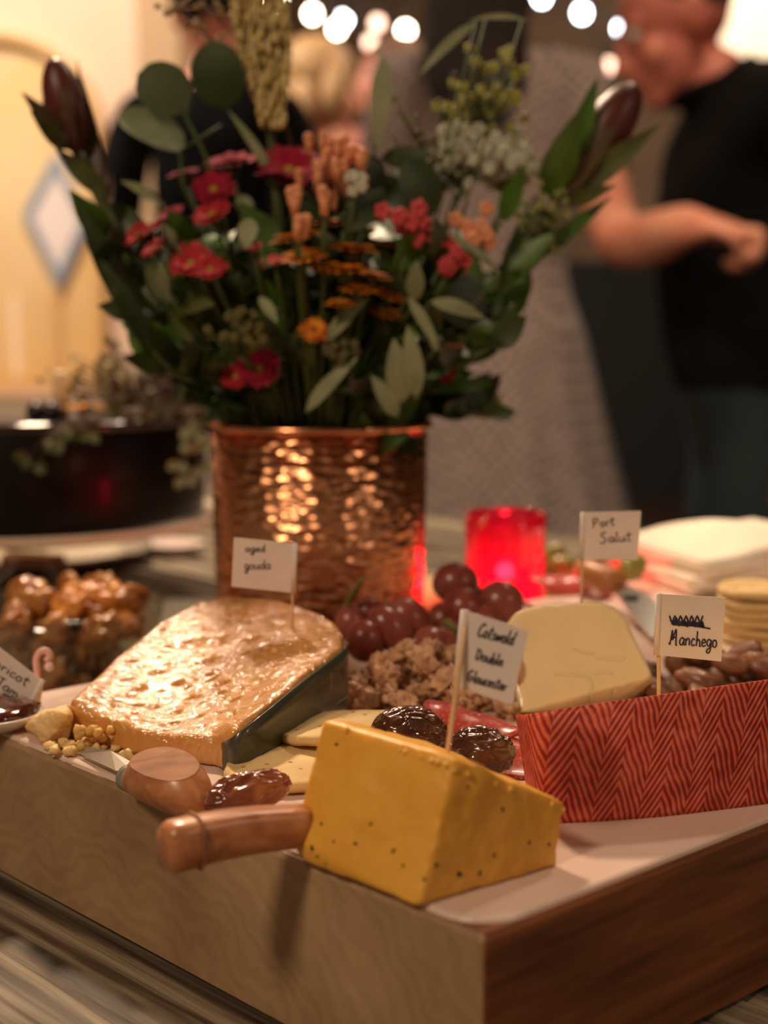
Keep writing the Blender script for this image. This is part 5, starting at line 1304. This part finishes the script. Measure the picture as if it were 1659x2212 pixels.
cluster('brownish bud sprig rising over the dusty white flower heads', None, 950, 300, PY, 90, mat('brown_bud', (112, 98, 60), .5), 34, .0018, 'bud_sprig')
cluster('pale green bud sprig by the right long-leaved cone flower', None, 1180, 470, PY-.01, 70, mat('pale_bud', (140, 142, 84), .5), 40, .0019, 'bud_sprig')
cluster('dusky bud sprig in the lower middle of the bouquet', None, 745, 760, PY-.09, 50, mat('dusk_bud', (92, 84, 52), .5), 24, .0022, 'bud_sprig')

# tall plume
pl_t = ay(560, -30, PY-.01); sp = stem_pts(pl_t, ay(585, 300, PY-.02)); t = thing('plume', 'tall feathery olive-yellow plume at the top left of the bouquet', 'flower', sp[0])
obj('stem', MB().tube(sp, .0022, 8), m_stem, t)
m = MB()
for k in range(760):
    f = R.random()**.8; y = -60+330*f; w_ = 24+44*math.sin(PI*min(1, f*.8+.2))*(.5+.5*(1-f)); px = 552+38*f+R.uniform(-w_, w_)
    p = ay(px, y, PY-.02+R.uniform(-.014, .014)); m.ball(p, (.0016, .0016, .0034), 6, 5, nz=.3, seed=k)
tag(obj('seed_heads', m, mat('plume_seed', (206, 184, 128), .7, c2=(176, 154, 96), nscale=60), t), kind='stuff')
# dry twig above left
for (pp, lab_) in (([(600, 420), (560, 200), (440, 70), (372, 12)], 'thin dry twig with brown buds bending left over the round leaves'), ([(640, 400), (560, 150), (470, 40), (420, -10)], 'thin dry twig with brown buds next to the plume')):
    sp = stem_pts(ay(pp[-1][0], pp[-1][1], PY), None); q = cat([sp[0], sp[6]]+[ay(x, y, PY) for x, y in pp], 6); t = thing('twig', lab_, 'twig', q[0])
    obj('stem', MB().tube(q, .0009, 6), m_stemb, t); m = MB()
    for k in range(13):
        i = len(q)-1-R.randrange(9); p = q[i]+Vector((R.uniform(-.012, .012), R.uniform(-.01, .01), R.uniform(-.010, .010))); m.tube([q[i], p], .0004, 4); m.ball(p, .0020, 7, 5)
    obj('buds', m, mat('dry_bud', (150, 122, 84), .7), t)

# leucadendron left / right
def leuca(label, tip, cen, basep, Y, bl, stemp, w1):
    sp = cat([Vector((PXc-.01, PY, ZT+.02)), Vector((PXc+(basep[0]-690)/3323*PY*.35, PY, prz))]+[ay(x, y, Y) for x, y in stemp]+[ay(basep[0], basep[1], Y)], 6)
    t = thing('cone_flower', label, 'flower', sp[0]); obj('stem', MB().tube(sp, .0034, 8), LEAFM['olive'], t)
    b0 = ay(basep[0], basep[1], Y); tp = ay(tip[0], tip[1], Y)
    m = MB(); ax = tp-b0
    m.ball((b0+tp)/2, (w1*.30, w1*.30, ax.length*.44), 18, 14, M=ax.to_track_quat('Z', 'Y').to_matrix()); obj('bud_core', m, LEAFM['maroon'], t)
    for k in range(9):
        q = 2*PI*k/9; o_ = Vector((math.cos(q), math.sin(q), 0))
        a = b0+o_*w1*.10; b_ = tp+o_*w1*.04-ax*(.05+.10*(k % 3))
        mid = (a+b_)/2+o_*w1*.3; m = MB(); leaf_mb(m, a, b_, w1*.50, up=o_, fold=-.3, curl=.16, shape='bract'); obj('bract', m, LEAFM['maroon' if k % 3 else 'brown'], t)
    for (a, b_, w_, mt, dY) in bl:
        m = MB(); leaf_mb(m, ay(a[0], a[1], Y), ay(b_[0], b_[1], Y+dY), w_/3323*Y, up=(0, -1, 0), fold=.2, curl=.05, shape='bract'); obj('leaf', m, LEAFM[mt], t)
    return t
leuca('dark red cone-shaped bud flower standing out at the left of the bouquet', (112, 112), 0, (165, 325), PY-.02,
      [((175, 330), (48, 200), 44, 'brown', -.02), ((150, 320), (66, 240), 40, 'olive', -.04), ((215, 420), (178, 200), 40, 'brown', .02), ((235, 420), (165, 130), 26, 'brown', .04), ((240, 520), (150, 410), 60, 'green', -.02), ((300, 700), (160, 420), 54, 'dark', -.02),
       ((330, 560), (240, 430), 70, 'dark', .02), ((280, 560), (200, 470), 60, 'dark', -.02), ((230, 420), (120, 320), 44, 'olive', -.01), ((240, 440), (222, 330), 30, 'brown', .02)], [(350, 720), (235, 470)], .040)
leuca('maroon cone-shaped bud flower with long green leaves at the right of the bouquet', (1385, 165), 0, (1215, 420), PY-.0,
      [((1200, 440), (1290, 170), 64, 'green', -.02), ((1180, 420), (1255, 235), 72, 'green', -.03), ((1215, 430), (1425, 270), 56, 'olive', -.02), ((1225, 440), (1330, 400), 34, 'olive', -.02), ((1150, 560), (1320, 425), 36, 'green', 0), ((1080, 640), (1160, 420), 50, 'dark', .01), ((1215, 420), (1330, 175), 60, 'brown', 0),
       ((1060, 640), (1230, 480), 40, 'green', 0), ((1190, 450), (1255, 300), 40, 'green', .03), ((1040, 700), (1150, 615), 36, 'green', -.01)], [(1030, 700), (1130, 540)], .052)
# round eucalyptus leaves
sp = stem_pts(ay(400, 250, PY-.03), ay(470, 420, PY-.03)); t = thing('eucalyptus_stem', 'eucalyptus stem with three big round leaves at the upper left', 'foliage', sp[0])
obj('stem', MB().tube(sp+[ay(420, 150, PY-.03)], .0013, 6), m_stem, t)
for (a, b_, w_, mt, up) in (((412, 225), (296, 160), 105, 'euc', (0, -1, .1)), ((400, 318), (255, 248), 100, 'euc2', (0, -.7, .7)), ((490, 235), (455, 88), 108, 'dark', (-.1, -1, 0))):
    m = MB(); leaf_mb(m, ay(a[0], a[1], PY-.03), ay(b_[0], b_[1], PY-.035), w_/3323*PY, up=up, fold=.08, curl=.06, shape='round', n=12); obj('leaf', m, LEAFM[mt], t)
m = MB(); m.tube([ay(385, 320, PY-.03), ay(395, 400, PY-.03), ay(430, 480, PY-.03)], .001, 6).tube([ay(400, 318, PY-.03), ay(455, 285, PY-.03), ay(480, 270, PY-.03)], .001, 6); obj('twig', m, m_stem, t)
# individual long grey leaves (willow eucalyptus)
ew = [((1130, 40), (1010, 45), 16), ((1030, 45), (905, 165), 26), ((1050, 40), (1145, 45), 14), ((830, 120), (815, 330), 44), ((600, 400), (490, 235), 22), ((540, 470), (530, 540), 44), ((520, 420), (540, 480), 38), ((660, 890), (775, 770), 34), ((700, 740), (800, 640), 34),
      ((895, 650), (900, 560), 40), ((880, 640), (950, 760), 26), ((870, 870), (850, 730), 60), ((900, 860), (880, 700), 46), ((930, 650), (1050, 690), 38), ((1080, 590), (960, 500), 20), ((360, 640), (345, 560), 22), ((380, 530), (350, 480), 22), ((860, 900), (800, 810), 44), ((940, 760), (925, 690), 18), ((560, 640), (600, 700), 26), ((350, 440), (260, 390), 26)]
WL = {0: 'narrow grey-green leaf high over the dark hair, pointing left', 1: 'long pale leaf slanting down across the dark hair', 2: 'narrow grey-green leaf high over the dark hair, pointing right', 3: 'tall upright grey-green leaf rising behind the bouquet centre', 4: 'slim pale leaf under the round dark leaf, left of the plume stem', 7: 'long grey leaf pointing down to the copper rim', 8: 'long grey leaf slanting left under the orange blooms', 9: 'pale leaf standing upright right of the orange blooms', 10: 'pale leaf bending down right of the orange blooms', 11: 'broadest grey leaf hanging low near the copper rim', 13: 'grey-green leaf pointing right towards the grey dress', 14: 'slender pale leaf arching through the coral blossoms', 5: 'rounded grey-green leaf left of the orange blooms', 6: 'grey-green leaf right under the upper burgundy daisies'}
for k, (a, b_, w_) in enumerate(ew):
    Yk = PY-(.09 if a[1] > 450 else .03); a3, b3 = ay(a[0], a[1], Yk), ay(b_[0], b_[1], Yk-.006)
    sp = stem_pts(a3); t = thing('willow_leaf_stem', WL.get(k, 'small narrow grey-green leaf half hidden in the bouquet'), 'foliage', sp[0], 'grey-green leaf stems in the bouquet')
    obj('stem', MB().tube(sp, .0008, 5), m_stem, t); m = MB(); leaf_mb(m, a3, b3, w_/3323*Yk, up=(0, -.8, .5), fold=.1, curl=.08, shape='lance'); obj('leaf', m, LEAFM['grey'], t)
# dark leafy filler stems
k = 0
def filler(px, py, dy, mt, n, lw, ll, label='dark leafy stem filling the bouquet', grp='leafy filler stems'):
    tip = ay(px, py, PY+dy); sp = stem_pts(tip); t = thing('leafy_stem', label, 'foliage', sp[0], grp)
    obj('stem', MB().tube(sp, .0015, 5), m_stem, t); m = MB(); N_ = len(sp)
    for i in range(n):
        f = .42+.58*(i/(n-1)); p = sp[min(N_-1, int(f*(N_-1)))]; q = R.uniform(0, 2*PI); d = Vector((math.cos(q), math.sin(q)*.9, R.uniform(.0, 1.2))).normalized()
        leaf_mb(m, p, p+d*ll*R.uniform(.7, 1.2), lw*R.uniform(.8, 1.2), up=(R.uniform(-.3, .3), -1, R.uniform(0, .8)), fold=.15, curl=R.uniform(-.1, .15), shape='lance', n=6)
    obj('leaves', m, LEAFM[mt], t)
for i in range(105):
    a = R.uniform(0, 1); px = 330+a*740; hgt = R.random(); lim = 440+abs(a-.5)*180; py = lim+hgt*380
    filler(px, py, R.uniform(-.08, .07), R.choice(['dark', 'dark', 'dark', 'olive', 'green']), 15, .015, .032)
for (px, py, mt) in ((300, 620, 'dark'), (250, 560, 'dark'), (350, 760, 'green'), (1040, 620, 'green'), (1100, 590, 'green'), (1110, 660, 'green'), (1000, 820, 'green'), (870, 350, 'dark'), (880, 400, 'dark'), (820, 345, 'dark'), (1080, 480, 'green')):
    filler(px, py, -.03, mt, 12, .017, .034)
# shiny broad leaves right
for bi_, (a, b_, w_, mt) in enumerate((((905, 460), (780, 400), 100, 'dark'), ((820, 410), (775, 340), 70, 'dark'), ((1040, 700), (930, 600), 120, 'dark'), ((1060, 830), (930, 850), 34, 'green'), ((930, 470), (880, 340), 90, 'dark'), ((1000, 650), (900, 560), 110, 'dark'), ((330, 760), (215, 560), 46, 'dark'))):
    a3, b3 = ay(a[0], a[1], PY-.05), ay(b_[0], b_[1], PY-.055); sp = stem_pts(a3); t = thing('broad_leaf_stem', ['broad dark leaf between the peach blossoms and the coral sprig', 'small broad dark leaf highest in the bouquet centre', 'broad dark leaf lowest at the right, above the copper rim', 'narrow bright green leaf sticking out right over the copper rim', 'broad dark leaf below the dusty white flower heads', 'broad dark leaf under the coral sprig at the right', 'narrow dark leaf sticking out lowest on the left'][bi_], 'foliage', sp[0], 'broad leaves in the bouquet')
    obj('stem', MB().tube(sp, .001, 5), m_stem, t); m = MB(); leaf_mb(m, a3, b3, w_/3323*PY, up=(0, -.7, .6), fold=.12, curl=.06, shape='round' if w_ > 60 else 'bract'); obj('leaf', m, LEAFM[mt], t)

# ================================================================ CAKE ON STAND
KY = 1.30; kr = .150; kx = ay(440, 1050, KY).x-kr
kz1 = ay(kx/KY*3323+829, 917, KY-kr).z; kz0 = ay(100, 1162, KY-kr-.005).z
m_choc = mat('dark_chocolate', (16, 6, 5), .35, spec=.25, coat=.08)
m_glass = thin_glass('clear_glass', (246, 246, 240), .2)
t = thing('chocolate_cake', 'tall round dark chocolate cake with a glossy top on the stand', 'cake', (kx, KY, kz0))
obj('cake', MB().lathe([(kr*.99, 0), (kr, .004), (kr, kz1-kz0-.007), (kr*.985, kz1-kz0-.002), (kr*.96, kz1-kz0), (.001, kz1-kz0)], (kx, KY, kz0), 72), m_choc, t)
obj('glaze_edge', MB().tube([(kx+kr*.99*math.cos(a), KY+kr*.99*math.sin(a), kz1-.004) for a in [2*PI*k/72 for k in range(73)]], .0045, 10), mat('glaze', (46, 26, 22), .08, coat=1), t)
t = thing('cake_stand', 'pale glass cake stand on a foot under the chocolate cake', 'cake stand', (kx, KY, ZT))
hs = kz0-ZT
m_milk = mat('milky_glass', (226, 208, 188), .15, coat=.5)
obj('plate', MB().lathe([(.02, hs-.012), (kr, hs-.010), (kr+.016, hs-.006), (kr+.018, hs+.001), (kr+.012, hs), (kr, hs-.004), (.001, hs-.0005)], (kx, KY, ZT), 72), m_milk, t)
obj('foot', MB().lathe([(.05, 0), (.05, .004), (.038, .010), (.018, .022), (.014, hs*.5), (.020, hs-.018), (.030, hs-.0125)], (kx, KY, ZT), 40), m_glass, t)
# garnish on the cake
m_dry = LEAFM['olive']
def garnish(label, px, py, Y, n, spx, spy, mt, leafy=True):
    c = ay(px, py, Y); t = thing('garnish_sprig', label, 'sprig', Vector((c.x, c.y, kz1)))
    ms, m = MB(), MB(); root = Vector((c.x+.02, c.y, kz1+.002))
    for k in range(n):
        p = ay(px+R.gauss(0, spx), py+R.gauss(0, spy), Y+R.uniform(-.03, .03)); 
        if spy > 0 and p.z < kz1+.002 and abs(p.x-kx) < kr and p.y > KY-kr: p.z = kz1+.004
        ms.tube([root, root.lerp(p, .5)+Vector((0, 0, .006)), p], .0006, 4)
        d = Vector((R.uniform(-1, 1), R.uniform(-1, 0), R.uniform(-.6, 1))).normalized(); leaf_mb(m, p, p+d*.009, .006, up=(0, -1, .2), shape='lance', n=5)
    obj('stem', ms, m_stemb, t); obj('leaves', m, mt, t)
garnish('dry leafy sprig spreading on top of the chocolate cake', 250, 830, 1.24, 110, 60, 34, mat('pale_dry_leaf', (150, 138, 100), .6))
garnish('dense olive sprig on the cake right beside the copper pot', 360, 830, 1.22, 90, 40, 46, LEAFM['brown'])
garnish('low olive sprig lying at the rim of the cake', 330, 895, 1.16, 50, 60, 8, m_dry)
# leaves hanging over the cake front
for (lab_, P_, mt) in (('grey leafy sprig hanging down the cake beside the copper pot', [(400, 925), (392, 960), (388, 1000), (400, 1030), (430, 970), (436, 1010), (425, 940), (415, 905)], LEAFM['grey']), ('olive leafy sprig hanging over the left of the cake front', [(150, 925), (110, 950), (60, 985), (80, 1000), (130, 955), (200, 935)], LEAFM['olive'])):
    Yh = KY-kr-.012; c = ay(P_[0][0], 912, Yh+.02); t = thing('hanging_sprig', lab_, 'sprig', c); ms, m = MB(), MB()
    for (x, y) in P_:
        p = ay(x, y, Yh); ms.tube([c, c.lerp(p, .5)+Vector((0, -.006, .002)), p], .0008, 4)
        for q in range(2): d = Vector((R.uniform(-1, 1), -.3, R.uniform(-1.2, .3))).normalized(); leaf_mb(m, p, p+d*.011, .008, up=(0, -1, .1), shape='round', n=6)
    obj('stem', ms, m_stemb, t); obj('leaves', m, mt, t)
# orange slices / flower and berries on the cake
cc = ay(182, 888, 1.19); cc.z = kz1+.004
t = thing('orange_bloom', 'orange flower lying on top of the chocolate cake', 'flower', cc); m = MB()
for k in range(14):
    q = 2*PI*k/14; d = Vector((math.cos(q), math.sin(q), .35)).normalized(); leaf_mb(m, cc+d*.003, cc+d*.020, .008, up=(0, 0, 1), shape='bract', n=5)
obj('petals', m, mat('cake_orange', (226, 150, 40), .6), t); obj('eye', MB().ball(cc+Vector((0, 0, .004)), .005, 10, 8), m_ora, t)
for (px, lab_) in ((78, 'dark berry on the cake left of the orange flower'), (112, 'dark berry on the cake touching the orange flower')):
    c = ay(px, 895, 1.185); c.z = kz1+.007; t = tag(obj('berry', MB().ball(c, .008, 16, 12), mat('dark_berry', (40, 30, 40), .3)), lab_, 'berry')
# slim cream candle
c = ay(132, 880, 1.21)
t = thing('slim_candle', 'slim cream candle standing on the chocolate cake', 'candle', Vector((c.x, c.y, kz1))); obj('wax', MB().lathe([(.006, 0), (.006, .036), (.004, .038), (.001, .0375)], (c.x, c.y, kz1), 16), mat('cream_wax', (232, 206, 164), .5), t)
obj('wick', MB().tube([(c.x, c.y, kz1+.037), (c.x, c.y, kz1+.042)], .0006, 5), m_sock, t)

# ================================================================ BOWL OF PRESERVED FRUIT, LEFT
gx, gY = ay(150, 1400, .93).x, .93
t = thing('glass_bowl', 'clear glass bowl filled with golden brown fruit pieces left of the large wedge', 'bowl', (gx, gY, ZT))
gr = .058; gh = ay(150, 1345, gY-gr).z-ZT
obj('glass', MB().lathe([(.030, 0), (.034, .002), (gr*.85, gh*.35), (gr*.98, gh*.75), (gr, gh), (gr-.002, gh), (gr*.95, gh*.75), (gr*.81, gh*.37), (.030, .006), (.001, .005)], (gx, gY, ZT), 56), m_glass, t)
m_f1 = mat('golden_fruit', (184, 126, 56), .35, c2=(140, 80, 32), nscale=60, sss=.2, coat=.4); m_f2 = mat('brown_fruit', (150, 84, 34), .35, c2=(176, 112, 50), nscale=60, coat=.4); m_f3 = mat('orange_fruit', (222, 150, 70), .4, c2=(208, 130, 56), nscale=60, coat=.3)
fp = [obj('fruit_piece', nut_mb(60+k, .016, .013, .010, .35, 1.4), (m_f1, m_f2, m_f3, m_f1, m_f1)[k]) for k in range(5)]
seen = set(); placed = []
for L_ in range(6):
    z = ZT+.014+L_*.0125; rr = gr*min(.80, .45+.14*L_)-(.008 if L_ < 5 else .012)
    for k in range(260):
        a, q = math.sqrt(R.random())*rr, R.uniform(0, 6.28); p = Vector((gx+a*math.cos(q), gY+a*math.sin(q), z))
        if z > ZT+gh+.004: continue
        if any((p-o_).length < .019 for o_ in placed): continue
        placed.append(p); i = (2 if L_ == 5 and R.random() < .6 else R.randrange(5))
        o = fp[i] if i not in seen else fp[i].copy()
        if i in seen: COL.objects.link(o)
        seen.add(i); o.location = p; o.rotation_euler = (R.uniform(0, 6), R.uniform(0, 6), R.uniform(0, 6)); s_ = R.uniform(.75, 1.0); o.scale = (s_,)*3
        tag(o, 'golden brown glossy fruit piece heaped in the glass bowl', 'fruit', 'fruit pieces in the glass bowl')
for i in range(5):
    if i not in seen: bpy.data.objects.remove(fp[i])
for k, (px, py) in enumerate(((205, 1295), (165, 1305), (240, 1300), (120, 1322), (60, 1330), (100, 1340))):
    p = ay(px, py, gY+.01); o = tag(obj('fruit_piece', nut_mb(80+k, .015, .012, .011, .3, 1.4), m_f3 if k < 3 else m_f1), 'golden brown glossy fruit piece heaped in the glass bowl', 'fruit', 'fruit pieces in the glass bowl'); o.location = p; o.rotation_euler = (k, k*2, 0)

# jam dish at far left
jc = bh(-28, 1566)
t = thing('jam_dish', 'small pale dish of dark jam under the tilted jam flag', 'dish', jc)
obj('dish', MB().lathe([(.012, 0), (.020, .001), (.0245, .006), (.0238, .0065), (.019, .003), (.001, .002)], jc, 40), mat('pale_china', (216, 200, 190), .3), t)
m = MB(); m.ball(jc+Vector((0, 0, .006)), (.0215, .021, .0055), 30, 14, nz=.25, nf=4); obj('jam', m, mat('dark_jam', (60, 22, 14), .12, c2=(96, 40, 22), nscale=120, coat=1), t)

# plates with dessert far left under stand
pc = ay(40, 1262, 1.30); pc.z = ZT
t = thing('serving_plate', 'wide pale plate on the table under the left of the cake stand', 'plate', Vector((-.352, 1.485, ZT)))
pcc = Vector((-.352, 1.485, ZT))
obj('plate', MB().lathe([(.06, 0), (.09, .003), (.125, .014), (.123, .016), (.088, .006), (.001, .005)], pcc, 56), mat('grey_plate', (176, 166, 150), .2, coat=.4), t)
c = ay(75, 1222, 1.405); base_z = ZT+.006
t = thing('cake_slice', 'pale cake slice with a red berry layer behind the glass bowl', 'cake', Vector((c.x, c.y, base_z)))
tri_ = [(c.x-.030, c.y+.02), (c.x-.026, c.y-.025), (c.x+.030, c.y-.006)]
hh = c.z-base_z+.012
obj('sponge', MB().prism(tri_, base_z, base_z+hh*.55), mat('sponge', (224, 196, 150), .8), t, smooth=False)
obj('berry_layer', MB().prism([(x+.0005, y-.0005) for x, y in tri_], base_z+hh*.55, base_z+hh*.78), mat('berry_red', (168, 36, 36), .3), t, smooth=False)
obj('cream', MB().prism(tri_, base_z+hh*.78, base_z+hh), mat('orange_cream', (224, 158, 96), .5), t, smooth=False)
# round low glass plate and a cup between bowl and pot
c = ay(350, 1330, 1.12); c.z = ZT
t = thing('glass_plate', 'flat clear glass plate between the fruit bowl and the copper pot', 'plate', c)
obj('plate', MB().lathe([(.05, 0), (.085, .004), (.095, .012), (.093, .013), (.083, .006), (.001, .004)], c, 48), mat('grey_glass', (170, 168, 150), .1, coat=.6), t)
c = ay(375, 1235, 1.52); c.z = ZT
t = thing('white_cup', 'small white cup standing behind the foot of the cake stand', 'cup', c)
ch = ay(375, 1178, 1.50).z-ZT
obj('cup', MB().lathe([(.020, 0), (.022, .002), (.032, ch), (.030, ch), (.020, .006), (.001, .005)], c, 32), mat('cup_white', (214, 196, 188), .4), t)

# ================================================================ RIGHT: NAPKINS, OLIVES
m_nap = mat('white_napkin', (246, 234, 216), .9, c2=(240, 226, 206), nscale=20, bump=.4, bscale=90, bdist=.002)
nc = Vector((ay(1585, 1250, 1.02).x, 1.03, ZB)); n_l = 9
nz0 = ZB+.0005
topz = ay(1560, 1160, 1.02).z
th = (topz-nz0)/n_l
for k in range(n_l):
    half = .062+R.uniform(-.002, .002); rot = R.uniform(-.07, .07)+.35; P = []; z = nz0+k*th
    def nap(u, v, tt):
        x, y = u*half, v*half; bulge = (.010*math.sin(PI*(u+1)/2)*math.sin(PI*(v+1)/2))*(k/n_l)
        fl = -.010*max(0, -u-.3)*(k/n_l)+.0012*math.sin(u*6+k)
        return Vector((nc.x+x*math.cos(rot)-y*math.sin(rot), nc.y+x*math.sin(rot)+y*math.cos(rot), z+tt*th*.82+bulge+fl))
    G = 12
    top_ = [[nap(-1+2*i/G, -1+2*j/G, 1) for j in range(G+1)] for i in range(G+1)]; bot_ = [[nap(-1+2*i/G, -1+2*j/G, 0) for j in range(G+1)] for i in range(G+1)]
    m = MB().grid(top_).grid(bot_); q = (G+1)**2
    bi = [j for j in range(G+1)]+[(i+1)*(G+1)-1 for i in range(1, G+1)]+[G*(G+1)+j for j in range(G-1, -1, -1)]+[i*(G+1) for i in range(G-1, 0, -1)]
    for a, b_ in zip(bi, bi[1:]+bi[:1]): m.f.append((a, b_, q+b_, q+a))
    ordn = ['lowest', 'second from the bottom', 'third from the bottom', 'fourth from the bottom', 'middle', 'fourth from the top', 'third from the top', 'second from the top', 'topmost']
    tag(obj('napkin', m, m_nap, origin=(nc.x, nc.y, z)), 'folded white paper napkin, '+ordn[k]+' of the stack behind the crackers', 'napkin', 'napkins in the stack')
m_olv = mat('olive_skin', (150, 140, 60), .3, c2=(124, 118, 44), nscale=60, coat=.3)
# shallow dish with olives
oc = az(1228, 1215, ZT+.02); oc = Vector((ay(1235, 1240, 1.16).x, 1.16, ZT))
t = thing('olive_dish', 'shallow pale dish of green olives behind the Port Salut flag', 'dish', oc)
obj('dish', MB().lathe([(.030, 0), (.045, .004), (.062, .026), (.060, .028), (.043, .010), (.001, .008)], oc, 48), mat('cream_dish', (206, 182, 150), .4), t)
op = obj('olive', MB().ball((0, 0, 0), (.011, .0085, .0085), 16, 12), m_olv); first = True; placed = []
for L_ in range(4):
    for k in range(120):
        rr = .022+.007*L_ if L_ < 3 else .026; a, q = math.sqrt(R.random())*rr, R.uniform(0, 6.28); p = oc+Vector((a*math.cos(q), a*math.sin(q), .018+L_*.0115))
        if any((p-o_).length < .0175 for o_ in placed): continue
        placed.append(p); o = op if first else op.copy()
        if not first: COL.objects.link(o)
        first = False; o.location = p; o.rotation_euler = (R.uniform(0, 6), R.uniform(0, 6), R.uniform(0, 6)); tag(o, 'green olive heaped in the shallow pale dish', 'olive', 'olives in the dish')
o = op.copy(); COL.objects.link(o); o.location = bh(1366, 1226, .014); tag(o, 'single green olive on the steel knife blade, apart from the dish', 'olive'); o['group'] = 'lone olive'
# dark red slice by knife
salami('folded pink salami slice lying by the candle glass behind the pale wedge', 1215, 1275, .001, .022, .016, (0, 0, .3), .010, 5)
salami('pink salami curl between the steel knife and the pale wedge', 1288, 1288, .001, .012, .010, (0, .1, 1.0), .008, 6)
# pale cheese slice pile left of candle (beige behind grapes)
c = ay(960, 1225, 1.12); c.z = ZT
t = thing('bread_roll', 'pale round bread roll between the copper pot and the candle glass', 'bread', c)
obj('crust', MB().ball(c+Vector((0, 0, .024)), (.040, .034, .024), 28, 18, nz=.08, nf=2), mat('roll_crust', (206, 170, 116), .7, c2=(188, 146, 90), nscale=30), t)
